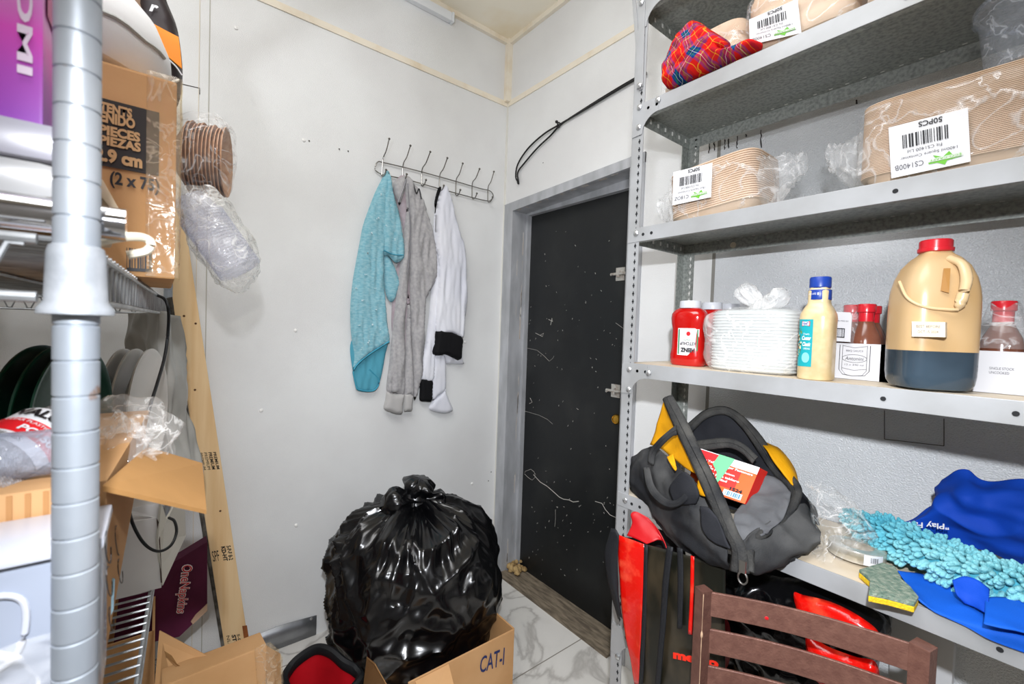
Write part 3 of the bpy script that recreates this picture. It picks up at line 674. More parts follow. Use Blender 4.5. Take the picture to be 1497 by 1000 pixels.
# ================================================================== TIMBER STUD
pine = mat('pine_wood', 'ebcb9c', 0.6, col2='d6aa72', ns=2.2, nd=6, stretch=(9, 9, 0.7), lo=0.4, hi=0.72, bump=0.08, bs=40)
st = thing('timber_stud', at(345, 975, X=-1.93), 'pale pine stud with printed stamps leaning against the white wall', 'timber')
BL_, BR_ = at(331, 968, X=-1.955), at(366, 958, X=-1.955); TL_, TR_ = at(238, 345, X=-1.985), at(273.5, 345, X=-1.985)
e0 = (TL_ - BL_); k0 = -(BL_.z) / e0.z
BLf, BRf = BL_ + e0 * k0, BR_ + (TR_ - BR_) * (-(BR_.z) / (TR_ - BR_).z)
TLf, TRf = TL_ + e0 * .06, TR_ + (TR_ - BR_) * .06
MB().hexa([BLf, BRf, TRf, TLf], (-0.038, 0.0, 0)).build('board', pine, st, world=True, smooth=False, bevel=.003)
sf = qmap(TLf, TRf, BRf, BLf)
def stf(px, py):                                        # place on the stud face of a photo point
    n = (BRf - BLf).cross(TLf - BLf).normalized(); r = ray(px, py); t = (BLf - CAM).dot(n) / r.dot(n); return CAM + r * t
stamp = mat('stamp_ink', '1f1a18', 0.8)
def stq(a, b_, c, d): return qmap(stf(*a), stf(*b_), stf(*c), stf(*d))
q = stq((284, 662), (316, 660), (322, 686), (290, 688))
fr = lambda u, v, q=q: q(v, 1 - u)
for i, ww in enumerate(((0, .15), (.2, .35), (.42, .56), (.62, .78), (.84, .98))):
    text('PREMIUM', fr, (0.02, ww[0], 0.98, ww[1]), stamp, st, bold=0.02 if i > 2 else 0)
q = stq((305, 802), (337, 797), (341, 818), (309, 824))
text('SPF', q, (0.1, .1, .4, .8), stamp, st); text('KD-HT', lambda u, v, q=q: q(v, 1 - u), (0.0, .55, 1, .75), stamp, st, bold=.04); text('S-P-F 8-2', lambda u, v, q=q: q(v, 1 - u), (0.0, .8, 1, 1), stamp, st, bold=.03)
q = stq((328, 930), (352, 926), (356, 948), (334, 954))
text('NLGA', lambda u, v, q=q: q(v, 1 - u), (0.0, .1, 1, .3), stamp, st); text('STUD', lambda u, v, q=q: q(v, 1 - u), (0.0, .42, 1, .68), stamp, st, bold=.04); text('S-DRY', lambda u, v, q=q: q(v, 1 - u), (0, .75, 1, .92), stamp, st, bold=.02)
mb = MB()
for a, b_ in ((269, 462), (286, 473), (268, 527), (285, 570), (322, 747)):
    c = stf(a, b_); mb.lathe([(.004, 0), (.0035, .0008)], c + Vector((.0005, 0, 0)), 8, Matrix.Rotation(PI / 2, 3, 'Y'))
mb.build('knot_mark', mat('knot_brown', '5b3a20', .8), st, world=True)
q = stq((354, 915), (361, 914), (366, 948), (359, 952)); decal('bark_edge', q, (0, 0, 1, 1), mat('bark_brown', '6d3414', .7, col2='9b5a2a', ns=20), st)
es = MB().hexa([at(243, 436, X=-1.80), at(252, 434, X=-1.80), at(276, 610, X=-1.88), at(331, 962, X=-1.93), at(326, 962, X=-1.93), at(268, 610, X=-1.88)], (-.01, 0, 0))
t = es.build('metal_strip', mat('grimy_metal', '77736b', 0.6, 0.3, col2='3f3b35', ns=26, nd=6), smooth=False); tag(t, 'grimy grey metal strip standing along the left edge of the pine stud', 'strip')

# ================================================================== CARTONS on the floor at the left
p = at(390, 943, X=-1.33); p2 = at(236, 1004, X=-1.33)
fc = thing('cardboard_box', (-1.36, .15, 0), 'brown taped carton standing at the foot of the pine stud', 'box')
MB().hexa([(p.x, p.y, 0), (p.x, p2.y, 0), p2, p], (-.10, 0, -.02)).build('carton_body', kraft, fc, world=True, smooth=False, bevel=.004)
tape = film('packing_tape', (1, .97, .9), .12, .22, 22, .15, .25, (.8, .66, .5))
sheet('packing_tape', [[at(372, 948, X=-1.322), at(388, 940, X=-1.322), at(400, 942, X=-1.325), at(412, 957, X=-1.35)], [at(376, 1005, X=-1.322), at(392, 1005, X=-1.32), at(404, 1005, X=-1.33), at(414, 1005, X=-1.35)]], tape, fc, 14, 12, amp=.008, s=(60, 60, 30), thick=.001)
cf = MB().hexa([at(388, 944, X=-1.335), at(410, 957, X=-1.38), at(412, 1010, X=-1.38), at(390, 1010, X=-1.335)], (-.006, 0, 0)).build('flap', kraft, fc, world=True, smooth=False)
ob = thing('cardboard_box', (-1.6, -.1, 0), 'open brown carton with a stained raised flap under the wire rack', 'box')
zz = at(233, 922, X=-1.52).z
mb = MB(); zb = .207; wallp(mb, (-1.53, -.30), (-1.53, -.01), zb, zz); wallp(mb, (-1.53, -.01), (-1.9, -.01), zb, zz); wallp(mb, (-1.9, -.01), (-1.9, -.30), zb, zz - .03); wallp(mb, (-1.9, -.30), (-1.53, -.30), zb, zz); mb.bb((-1.9, -.3, zb), (-1.53, -.01, zb + .005))
mb.build('box_body', kraft, ob, world=True, smooth=False)
q4 = AX([(233, 922, -1.52), (307, 961, -1.40), (307, 975, -1.38), (250, 1002, -1.40), (226, 1002, -1.45)])
MB().hexa(q4, (-.005, 0.002, -.003)).build('flap', kraft, ob, world=True, smooth=False)
fq = qmap(at(240, 948, X=-1.45), at(285, 970, X=-1.39), at(280, 990, X=-1.39), at(240, 975, X=-1.43))
decal('oil_stain', fq, (0, 0, 1, 1), mat('stain_brown', '8a6338', .7), ob, off=.006, poly=[(.05, .95), (.3, .9), (.5, .55), (.8, .5), (.98, .15), (.9, .05), (.6, .25), (.35, .45), (.1, .7)])
# purple carton panel
pb = thing('cardboard_box', at(265, 870, X=-1.72), 'dark purple flat carton with red and white lettering behind the wire shelf', 'box')
purp = mat('purple_card', '4f1a35', 0.55, col2='5e2342', ns=9, spec=.3)
pq = [at(303, 792, X=-1.72), at(264, 816, X=-1.72), at(175, 862, X=-1.72), at(165, 950, X=-1.72), at(262, 931, X=-1.72), at(303, 892, X=-1.72)]
MB().hexa(pq, (-.05, .0, 0)).build('carton_panel', purp, pb, world=True, smooth=False)
cq = [at(303, 883, X=-1.715), at(303, 893, X=-1.715), at(282, 913, X=-1.715), at(279, 909, X=-1.715), at(286, 899, X=-1.715), at(297, 889, X=-1.715)]
MB().hexa(cq, (-.004, 0, 0)).build('torn_corner', mat('torn_card', 'c9a98f', .9), pb, world=True, smooth=False)
q = qmap(at(258, 826, X=-1.716), at(284, 824, X=-1.716), at(274, 896, X=-1.716), at(250, 898, X=-1.716))
fr = lambda u, v, q=q: q(v, 1 - u)
text('OneNapkins', fr, (0.0, .12, 1, .95), mat('logo_white', 'f0e4e4', .5), pb, bold=.055, off=.001, shear=.1)
text('OneNapkins', fr, (0.02, .18, .98, .9), mat('logo_red', 'd4142a', .5), pb, bold=.0, off=.002, shear=.1)

# ================================================================== WIRE RACK
galv = mat('galvanised_post', '99a0a8', 0.45, 0.5, col2='b0b5ba', ns=16, nd=5, stretch=(1, 1, .35), bump=0.06, bs=60)
nt = galv.node_tree; N = nt.nodes; L = nt.links; b = N['Principled BSDF']
tc = N.new('ShaderNodeTexCoord'); nn = N.new('ShaderNodeTexNoise'); nn.inputs['Scale'].default_value = 38; nn.inputs['Detail'].default_value = 4
L.new(tc.outputs['Object'], nn.inputs['Vector']); rr = N.new('ShaderNodeValToRGB'); rr.color_ramp.elements[0].position = 0.70; rr.color_ramp.elements[1].position = 0.76
L.new(nn.outputs['Fac'], rr.inputs[0]); mx = N.new('ShaderNodeMix'); mx.data_type = 'RGBA'; src = b.inputs['Base Color'].links[0].from_socket
L.new(rr.outputs[0], mx.inputs['Factor']); L.new(src, mx.inputs['A']); mx.inputs['B'].default_value = lin('8a6a52'); L.new(mx.outputs['Result'], b.inputs['Base Color'])
wirem = mat('worn_zinc_wire', 'aeb1b3', 0.4, 0.6, col2='8d8f90', ns=30)
PF = Vector((-0.446, -0.047, 0)); EX = Vector((-0.9988, 0.046, 0)).normalized(); EY = Vector((-EX.y, EX.x, 0)); EY = -EY if EY.y > 0 else EY
LEN, DEP = 1.49, 0.42
rk = thing('wire_rack', PF, 'galvanised wire shelving rack with grooved round posts at the left of the photo', 'shelving')
def RP(a, b_, z): return PF + EX * a + EY * b_ + Vector((0, 0, z))
for k, (a, b_) in enumerate(((0, 0), (0, DEP), (LEN, 0), (LEN, DEP))):
    pr = []; z = 0.0; off = 0.0105
    pr.append((0.0127, 0.0)); z = off
    while z < 2.2:
        pr += [(0.0127, z - 0.0012), (0.0116, z - 0.0004), (0.0116, z + 0.0004), (0.0127, z + 0.0012)]; z += 0.0254
    pr.append((.0127, 2.21)); pr.append((.011, 2.215))
    seg = 32 if k == 0 else 16
    MB().lathe(pr, RP(a, b_, 0), seg).build('post', galv, rk, world=True, angle=25)
def wire_shelf(zt, detail=True):
    zr0, zr1 = zt - 0.006, zt - 0.046
    fr_ = MB(); g = 0.02
    for z in (zr0, zr1):
        fr_.tube([RP(g, 0, z), RP(LEN - g, 0, z)], 0.0032, 8); fr_.tube([RP(g, DEP, z), RP(LEN - g, DEP, z)], 0.0032, 8)
        fr_.tube([RP(0, g, z), RP(0, DEP - g, z)], 0.0038, 8); fr_.tube([RP(LEN, g, z), RP(LEN, DEP - g, z)], 0.0032, 8)
    so = fr_.build('shelf_frame', wirem, rk, world=True)
    wz = MB()
    for b_ in (0.0, DEP):
        n = int((LEN - 0.06) / 0.017); pts = []
        for i in range(n + 1):
            a = 0.03 + i * 0.017; lo_ = zr1 + .004; hi_ = zr0 - .004
            pts += [RP(a - .004, b_, lo_ if i % 2 else hi_), RP(a + .004, b_, lo_ if i % 2 else hi_)]
        wz.tube(pts, 0.0019, 6, up=Vector((0, 1, 0)))
    for a in (0.0, LEN):
        n = int((DEP - 0.06) / 0.02); pts = []
        for i in range(n + 1):
            b_ = 0.03 + i * 0.02
            pts += [RP(a, b_ - .004, zr1 + .004 if i % 2 else zr0 - .004), RP(a, b_ + .004, zr1 + .004 if i % 2 else zr0 - .004)]
        wz.tube(pts, 0.0019, 6, up=Vector((1, 0, 0)))
    wz.build('truss_wire', wirem, so, world=True)
    ws = MB(); a = 0.025
    while a < LEN - .02:
        ws.tube([RP(a, -.002, zt - .002), RP(a, DEP + .002, zt - .002)], 0.0021, 6); a += 0.0255
    for b_ in (.14, .28): ws.tube([RP(.01, b_, zt - .006), RP(LEN - .01, b_, zt - .006)], .003, 6)
    ws.build('deck_wire', wirem, so, world=True)
    for k, (a, b_) in enumerate(((0, 0), (0, DEP), (LEN, 0), (LEN, DEP))):
        MB().lathe([(.0127, -.008), (.0146, -.009), (.0158, -.014), (.0164, -.030), (.0170, -.048), (.0205, -.053), (.0208, -.057), (.0127, -.058)], RP(a, b_, zt), 32).build('corner_collar', mat('collar_zinc', '94979b', 0.6, 0.2, col2='82868a', ns=45, nd=5, bump=.15, bs=90), so, world=True)
wire_shelf(1.447); wire_shelf(0.802); wire_shelf(0.20); wire_shelf(2.19)

# ---- on the upper rack shelf
S1 = 1.447
cc = thing('cardboard_box', (-.97, -.18, S1), 'tall brown carton printed CONTENTS 2 x 75 on the upper wire rack shelf', 'box')
ZB0, ZB1 = S1 + .001, at(250, 118, X=-.85).z
YR = at(257, 300, X=-.85).y
MB().bb((-1.13, -.36, ZB0), (-.85, YR, ZB1)).build('carton_body', kraft, cc, world=True, smooth=False, bevel=.004)
tl, tr, br, bl_ = at(60, 108, X=-.849), at(233, 165, X=-.849), at(233, 258, X=-.849), at(60, 235, X=-.849)
ztop = at(233, 165, X=-.849).z; zbot = at(233, 258, X=-.849).z; yl = at(60, 170, X=-.849).y; yr = tr.y
q = qmap((-.849, yl, ztop), (-.849, yr, ztop), (-.849, yr, zbot), (-.849, yl, zbot))
pn = decal('printed_panel', q, (0, 0, 1, 1), mat('printed_black', '2a2523', .7), cc)
km = mat('kraft_letter', 'c29a6c', .8)
def u_of(px): return (at(px, 200, X=-.849).y - yl) / (yr - yl)
def v_of(px, py): return (at(px, py, X=-.849).z - zbot) / (ztop - zbot)
for s_, xr, yt, yb, w0 in (('CONTENTS', 193, 160, 174, .50), ('CONTENIDO', 197.5, 174, 190, .60), ('150 PIECES', 205, 195, 209, .56), ('150 PIEZAS', 206, 210, 223.5, .56), ('22.9 cm', 208.5, 228, 248, .50)):
    u1 = u_of(xr); text(s_, q, (u1 - w0, v_of(xr, yb), u1, v_of(xr, yt)), km, pn, bold=.05, off=.002)
uu = u_of(161), u_of(234); text('(2 x 75)', q, (uu[0], v_of(200, 281), uu[1], v_of(200, 257)), INK, cc, bold=.03)
q = qmap(at(185, 356, X=-.849), at(222, 361, X=-.849), at(222, 398, X=-.849), at(185, 396, X=-.849))
decals('barcode_frame', q, ((0, 0, 1, .12), (.88, 0, 1, .92)), INK, cc); barcode(q, (0, .1, .8, .85), INK, cc, 3, 12)
y0 = YR
rows = [[Vector((-.8475, y0 - .035, z)), Vector((-.847, y0 - .015, z)), Vector((-.846, y0 + .003, z)), Vector((-.87, y0 + .006, z)), Vector((-.92, y0 + .006, z))] for z in np.linspace(ZB0 + .002, ZB1 + .005, 7)]
sheet('packing_tape', rows, tape, cc, 20, 50, amp=.003, s=(50, 50, 12), thick=.0008)

# white round plates / kraft box / printed bag on top
wp = thing('foam_plate_stack', (-.98, -.12, ZB1), 'white rounded stack with a grey split line on top of the tall carton', 'plates')
foam = mat('white_foam', 'eeeeee', .6, bump=.1, bs=60)
mb = MB(); yc_ = at(150, 60, X=-.97).y
c = Vector((-.98, YR - .172, ZB1 + .002))
mb.lathe([(.10, 0), (.15, .012), (.168, .045), (.166, .075), (.15, .115), (.115, .155), (.07, .185), (.02, .198)], c, 64).build('stack', foam, wp, world=True)
mb = MB(); rnd = random.Random(2)
mb.tube([c + Vector((.1685 * math.cos(a), .1685 * math.sin(a), .058 + .006 * noise.noise(Vector((a * 5, 0, 0))))) for a in [-1.6 + .09 * k for k in range(32)]], .003, 6); mb.build('split_line', mat('foam_crack', 'a9aaa6', .9), wp, world=True)
kb = thing('cardboard_box', (-1.12, -.2, ZB1), 'greyish brown carton behind the white plate stack, cut by the top of the photo', 'box')
gk = mat('grey_kraft', '7d6552', .8, col2='8b7360', ns=3, stretch=(1, 1, 14), spec=.2)
yk = at(218, 40, X=-1.17).y; MB().bb((-1.34, -.40, S1 + .001), (-1.17, yk, 2.17)).build('carton_body', gk, kb, world=True, smooth=False, bevel=.003)
bg = thing('printed_bag', (-1.28, .04, ZB1), 'black paper sack with an orange band at the right of the kraft carton', 'bag')
blk = mat('black_sack', '1b1618', .45, col2='2b1f22', ns=5, bump=.15, bs=25)
def onx(pts, X): return [(at(a, b_, X=X).y, at(a, b_, X=X).z) for a, b_ in pts]
XS = -1.155
relief('sack', onx([(205, -40), (232, -25), (246, 8), (258, 38), (264, 70), (267, 105), (265, 135), (259, 156), (252, 150), (240, 120), (205, 90)], XS - .03), (XS - .03, 0, 0), (0, 1, 0), (0, 0, 1), blk, bg, t=.03, step=.012, soft=.02, back=1.6)
def onsack(pts): return [at(a, b_, X=XS + .004) for a, b_ in pts]
MB().hexa(onsack([(218, 31), (238, 42), (261, 54), (264, 75), (266, 100), (245, 82), (220, 64)]), (-.004, 0, 0)).build('orange_band', mat('orange_print', 'ef8b12', .45), bg, world=True, smooth=False)
q = qmap(*onsack([(218, 6), (232, 10), (232, 20), (218, 17)])); text('r', q, (0, 0, 1, 1), WHITE, bg, bold=.05, off=.003, shear=.3)
MB().tube(cr(onsack([(239, 80), (250, 90), (258, 98), (266, 110)]), 12), .0016, 5).build('white_line', WHITE, bg, world=True)
MB().tube(cr(onsack([(247, 118), (255, 119), (262, 116)]), 8), [.001] + [.003] * 6 + [.001], 5).build('white_mark', WHITE, bg, world=True)

# pink box and plastic tub near the camera
pk = thing('pink_box', (-.6, -.2, 1.6), 'pink and purple printed carton stacked on the clear plastic tub', 'box')
pm = mat('pink_print', 'e08ad8', .35)
nt = pm.node_tree; N = nt.nodes; L = nt.links; b = N['Principled BSDF']
tc = N.new('ShaderNodeTexCoord'); sp = N.new('ShaderNodeSeparateXYZ'); L.new(tc.outputs['Generated'], sp.inputs[0])
n1 = N.new('ShaderNodeTexNoise'); n1.inputs['Scale'].default_value = 1.3; L.new(tc.outputs['Generated'], n1.inputs['Vector'])
ad = N.new('ShaderNodeMath'); ad.operation = 'MULTIPLY_ADD'; ad.inputs[1].default_value = .35; L.new(n1.outputs['Fac'], ad.inputs[0]); L.new(sp.outputs['Z'], ad.inputs[2])
r = N.new('ShaderNodeValToRGB'); e = r.color_ramp.elements; e[0].position = .16; e[0].color = lin('8a2aa8'); e[1].position = 1; e[1].color = lin('e6a8e0')
for p_, c_ in ((.28, 'b646bd'), (.42, 'ea55cc'), (.6, 'e9b0e2')): x = e.new(p_); x.color = lin(c_)
L.new(ad.outputs[0], r.inputs[0]); L.new(r.outputs[0], b.inputs['Base Color'])
ypk = at(63, 100, X=-.5).y; zpk = at(63, 188, X=-.5).z
MB().bb((-.72, -.36, zpk), (-.5, ypk, zpk + .27)).build('carton_body', pm, pk, world=True, smooth=False, bevel=.002)
q = qmap((-.499, at(16, 50, X=-.499).y, zpk + .13), (-.499, at(52, 50, X=-.499).y, zpk + .13), (-.499, at(52, 50, X=-.499).y, zpk + .032), (-.499, at(16, 50, X=-.499).y, zpk + .032))
fr = lambda u, v, q=q: q(v, 1 - u)
text('OMI', fr, (.25, .25, .95, .9), mat('pale_pink_ink', 'f3dff2', .4), pk, bold=.03); text('OI', fr, (-.75, .25, -.15, .9), MATS['pale_pink_ink'], pk, bold=.03)
q = qmap((-.54, ypk + .0005, zpk + .27), (-.62, ypk + .0005, zpk + .27), (-.62, ypk + .0005, zpk + .09), (-.54, ypk + .0005, zpk + .09))
for i, (c_, v0, v1) in enumerate((('d8d6c4', .75, .9), ('6f86a8', .62, .74), ('d9dcd2', .5, .61), ('c4a86a', .44, .49), ('c9578f', 0, .43))):
    decal('side_print', q, (-.4, v0, 1.6, v1), mat('side_print_%s' % 'abcde'[i], c_, .5), pk)
tb = thing('plastic_tub', (-.6, -.2, S1), 'translucent plastic tub with white lid under the pink carton', 'tub')
milky = mat('milky_plastic', 'a9aeb8', .22, col2='bab4a8', ns=4, spec=.6)
ytb = at(80, 260, X=-.487).y; zl0 = at(60, 236, X=-.487).z
MB().bb((-.74, -.37, zl0), (-.482, ytb + .004, zpk - .001)).build('lid', mat('white_lid', 'a3a1ab', .25), tb, world=True, bevel=.006)
MB().bb((-.73, -.36, S1 + .030), (-.487, ytb, zl0)).build('tub_body', milky, tb, world=True, bevel=.008)
t = MB().bb((-.735, -.365, S1 + .001), (-.492, ytb - .002, S1 + .028)).build('wooden_board', mat('ochre_board', 'a87a34', .7, col2='5f421f', ns=6, stretch=(1, 1, 8)), bevel=.002); tag(t, 'ochre brown board lying under the translucent plastic tub', 'board')
yte = at(184, 372, X=-.466).y
tu = thing('chrome_tube', (-.466, -.2, S1 + .014), 'shiny chrome tube lying on the upper wire rack shelf', 'tube')
MB().tube([(-.468, -.40, S1 + .0145), (-.468, yte, S1 + .0145)], .0125, 28).build('tube', mat('polished_chrome', 'c9c9cc', .08, 1.0), tu, world=True)
ck = thing('plastic_hook', at(200, 358, X=-.56), 'cream plastic hook clip lying across the chrome tube end', 'hook')
MB().tube(cr(AX([(130, 358, -.52), (160, 350, -.52), (190, 346, -.53), (212, 348, -.54), (221, 357, -.54), (214, 367, -.54), (198, 371, -.54), (186, 373, -.54)]), 30), .0042, 8, flat=.9).build('clip', mat('cream_plastic', 'dfd8c4', .4), ck, world=True)
be = thing('cream_tub', (-.64, -.05, S1), 'cream tub with a slanted lid edge between the grooved post and the tall carton', 'tub')
crm = mat('cream_tub_plastic', 'e3cfae', .5)
MB().hexa(AX([(120, 300, -.66), (148, 285, -.66), (169, 318, -.66), (169, 348, -.66), (120, 350, -.66)]), (-.1, -.01, 0)).build('tub_body', crm, be, world=True, bevel=.002)
MB().hexa(AX([(120, 245, -.65), (150, 262, -.65), (179, 314, -.65), (177, 324, -.65), (150, 290, -.65), (120, 270, -.65)]), (-.11, -.01, 0)).build('lid', crm, be, world=True, bevel=.002)

# bags of cups leaning out at the end of the shelf
def axis_stack(c, d, L_, r, n, seg=28, taper=.78, rim=1.12):
    d = Vector(d).normalized(); u, v = frame_of(d); R = Matrix((u, v, d)).transposed(); pr = []
    for i in range(n):
        z = L_ * i / n; h = L_ / n
        pr += [(r * .98, z), (r * rim, z + h * .15), (r * rim, z + h * .5), (r, z + h * .6)]
    pr += [(r * .95, L_), (r * taper, L_ + r * .9)]
    return MB().lathe(pr, c, seg, R)
def blob(c, hs, R=None, p=2.6, nu=56, nv=36, amp=.01, s=25, seed=0.0, ridged=True):
    rows = []; c = Vector(c)
    for i in range(nv + 1):
        ph = -PI / 2 + PI * i / nv; row = []
        for j in range(nu):
            t = 2 * PI * j / nu; f = lambda a: math.copysign(abs(a) ** (2 / p), a)
            n = Vector((f(math.cos(ph)) * f(math.cos(t)), f(math.cos(ph)) * f(math.sin(t)), f(math.sin(ph))))
            q = Vector((n.x * hs[0], n.y * hs[1], n.z * hs[2])); dn = n.normalized() if n.length else n
            q += dn * fold(q + Vector((seed, 0, 0)), amp, (s, s, s), seed, ridged)
            row.append(c + (R @ q if R is not None else q))
        rows.append(row)
    mb = MB(); mb.grid(rows, closev=True); return mb
c_a = thing('bowl_bag', at(292, 285, X=-1.27), 'clear bag of nested brown paper bowls at the far end of the upper wire shelf', 'bowls')
a0, a1 = at(300, 283, X=-1.26), at(284, 176, X=-1.24)
kc_ = mat('brown_paper_cup', 'b98660', .6, col2='d0a684', ns=60, stretch=(1, 1, 1))
bc0 = at(262, 228, X=-1.30); bd_ = Vector((.25, 1, -.02)).normalized()
for k in range(11):
    cu_ = frame_of(bd_); Rk = Matrix((cu_[0], cu_[1], bd_)).transposed()
    MB().lathe([(.001, 0), (.045, 0), (.074, .018), (.080, .021), (.080, .023), (.073, .021), (.044, .003), (.001, .003)], bc0 + bd_ * (.0072 * k) + Vector((0, 0, .003 * math.sin(k * 2.1))), 36, Rk, cap=False).build('paper_bowl', kc_, c_a, world=True, angle=40)
clear = film('clear_film', (1, 1, 1), .08, .30, 13, .1, .7)
R = Matrix((frame_of(a1 - a0)[0], frame_of(a1 - a0)[1], (a1 - a0).normalized())).transposed()
blob(bc0 + bd_ * .048 + Vector((0, 0, .004)), (.088, .060, .096), None, 3.2, amp=.012, s=17, seed=4, nu=80, nv=50).build('film_bag', clear, c_a, world=True, angle=70)
c_b = thing('cup_bag', at(320, 380, X=-1.2), 'clear bag of clear plastic cups bulging out over the pine stud', 'cups')
b0, b1 = at(352, 395, X=-1.2), at(283, 300, X=-1.24)
clr = film('milky_clear_cup', (.93, .94, 1), .22, .25, 60, .1, .3, (.8, .82, .9))
axis_stack(b0, b1 - b0, (b1 - b0).length * .85, .044, 20, taper=.8, rim=1.08).build('cup_stack', clr, c_b, world=True, angle=30)
R = Matrix((frame_of(b1 - b0)[0], frame_of(b1 - b0)[1], (b1 - b0).normalized())).transposed()
milk = film('milky_film', (.97, .97, .96), .20, .35, 16, .18, .9, (.87, .86, .82))
rows = [[at(a, b_, X=x) for a, b_, x in r_] for r_ in (
    [(262, 278, -1.22), (285, 268, -1.17), (315, 274, -1.16), (332, 292, -1.2), (310, 296, -1.27), (275, 292, -1.27)],
    [(262, 315, -1.22), (290, 315, -1.13), (330, 308, -1.13), (352, 325, -1.2), (325, 322, -1.29), (282, 325, -1.29)],
    [(275, 355, -1.22), (300, 365, -1.12), (345, 345, -1.11), (371, 350, -1.2), (345, 352, -1.29), (295, 362, -1.29)],
    [(300, 385, -1.22), (318, 395, -1.12), (360, 378, -1.11), (379, 380, -1.2), (355, 382, -1.29), (312, 392, -1.29)],
    [(314, 408, -1.22), (330, 416, -1.15), (355, 412, -1.14), (376, 402, -1.2), (355, 405, -1.26), (325, 412, -1.26)],
    [(338, 424, -1.21), (345, 428, -1.19), (355, 428, -1.19), (362, 422, -1.21), (355, 420, -1.23), (345, 421, -1.23)])]
sheet('film_bag', rows, milk, c_b, 60, 50, amp=.010, s=(26, 26, 26), seed=6, thick=0, closed=True)

# grey plastic sheet hanging behind the plates, black lead
gs = thing('plastic_sheet', at(250, 460, X=-1.5), 'grey translucent plastic sheet hanging behind the white plates', 'plastic sheet')
gpm = mat('grey_translucent_sheet', 'b9b7b0', .3, col2='a6a49d', ns=6, bump=.3, bs=14)
sheet('sheet', [AX([(186, 458, -1.5), (205, 457, -1.47), (222, 457, -1.45), (240, 455, -1.42), (262, 462, -1.5)]), AX([(186, 520, -1.52), (205, 520, -1.5), (222, 540, -1.45), (245, 540, -1.44), (276, 560, -1.52)]), AX([(200, 600, -1.52), (225, 600, -1.5), (240, 610, -1.45), (262, 620, -1.5), (288, 640, -1.55)]), AX([(215, 680, -1.55), (235, 690, -1.5), (255, 700, -1.48), (275, 705, -1.52), (299, 712, -1.58)])], gpm, gs, 50, 60, amp=.022, s=(12, 26, 5), seed=3, thick=.0015)
ld = thing('power_lead', at(246, 470, X=-1.35), 'thin black lead hanging from the rack corner and looping over the white box', 'cable')
MB().tube(cr(AX([(225, 430, -1.3), (240, 437, -1.30), (246, 452, -1.29), (246, 480, -1.29), (241, 520, -1.27), (230, 560, -1.2), (214, 612, -1.1), (205, 660, -1.05)]), 50), .0032, 8).build('cord', cab, ld, world=True)
MB().tube(cr(AX([(186, 700, -1.12), (187, 735, -1.10), (195, 768, -1.10), (212, 796, -1.10), (232, 806, -1.10), (250, 797, -1.12), (258, 778, -1.14), (255, 762, -1.16), (247, 757, -1.19)]), 60), .0028, 8).build('cord', cab, ld, world=True)

# white plates and green plates standing on edge
def plate_proto(r, m, depth=.022):
    mb = MB(); pr = [(.001, 0), (r * .55, 0), (r * .62, .002), (r * .9, depth * .75), (r, depth), (r * 1.005, depth + .003), (r * .98, depth + .003), (r * .9, depth * .75 + .004), (r * .6, .006), (.001, .005)]
    mb.lathe(pr, (0, 0, 0), 56, cap=False); return mb
pw = mat('white_melamine', 'd3cec6', .25, spec=.5); pg = mat('green_melamine', '0c3a2a', .3, spec=.5)
def place_plate(px, X, zc, label, m, r, yaw, group=None, tilt=0.0, py=560):
    o = plate_proto(r, m).build('dinner_plate', m, angle=50)
    c = at(px, py, X=X); o.location = (c.x, c.y, zc)
    o.rotation_euler = (Matrix.Rotation(yaw, 3, 'Z') @ Matrix.Rotation(PI / 2 - tilt, 3, 'Y')).to_euler()
    return tag(o, label, 'plate', group)
for i, (px, lb) in enumerate(((199, 'white plate standing on edge, rightmost of the white ones'), (176, 'white plate standing on edge, middle of the white ones'), (158, 'white plate standing on edge, partly behind the grooved post'))):
    place_plate(px, -1.25, 1.188, lb, pw, .132, math.radians(76), 'white plates standing on edge')
for i, (px, lb) in enumerate(((84, 'dark green plate standing on edge, nearest the grooved post'), (58, 'dark green plate standing on edge, middle of the green ones'), (28, 'dark green plate standing on edge at the left border of the photo'))):
    place_plate(px, -1.0, 1.225, lb, pg, .115, math.radians(72), 'green plates standing on edge', py=560)
t = MB().bb((-1.12, -.42, .803), (-.97, -.12, 1.108)).build('storage_box', mat('dark_green_box', '10271f', .5), bevel=.004); tag(t, 'dark green box under the green plates on the middle rack shelf', 'box')

# open white carton
wx = thing('white_carton', (-1.25, -.03, .803), 'open white carton with a torn flap on the middle wire rack shelf', 'box')
wcd = mat('white_card', 'dcdad8', .6, col2='d0cccb', ns=5, bump=.08, bs=30)
f0 = at(236, 858, X=-1.2); zt_ = at(228, 757, X=-1.2).z
MB().hexa([at(150, 770, X=-1.2), at(229, 757, X=-1.2), Vector((-1.2, f0.y, .804)), Vector((-1.2, f0.y - .2, .804))], (-.18, 0, 0)).build('box_body', wcd, wx, world=True, smooth=False)
MB().hexa(AX([(185, 752, -1.205), (186, 744, -1.21), (236, 735, -1.21), (243, 758, -1.21), (229, 757, -1.205)]), (-.003, -.004, .0)).build('flap', wcd, wx, world=True, smooth=False)
MB().hexa(AX([(236, 735, -1.2), (244, 760, -1.2), (256, 738, -1.24), (270, 741, -1.3), (272, 783, -1.34), (238, 856, -1.2), (231, 790, -1.195)]), (-.003, -.004, .0)).build('flap', mat('white_card_side', 'd9d6cc', .6, bump=.08, bs=30), wx, world=True, smooth=False)
MB().hexa([at(229, 758, X=-1.1985), at(233, 765, X=-1.1985), at(237, 852, X=-1.1985), at(235, 852, X=-1.1985)], (-.001, 0, 0)).build('slot', mat('shadow_brown', '4a3a35', .9), wx, world=True, smooth=False)
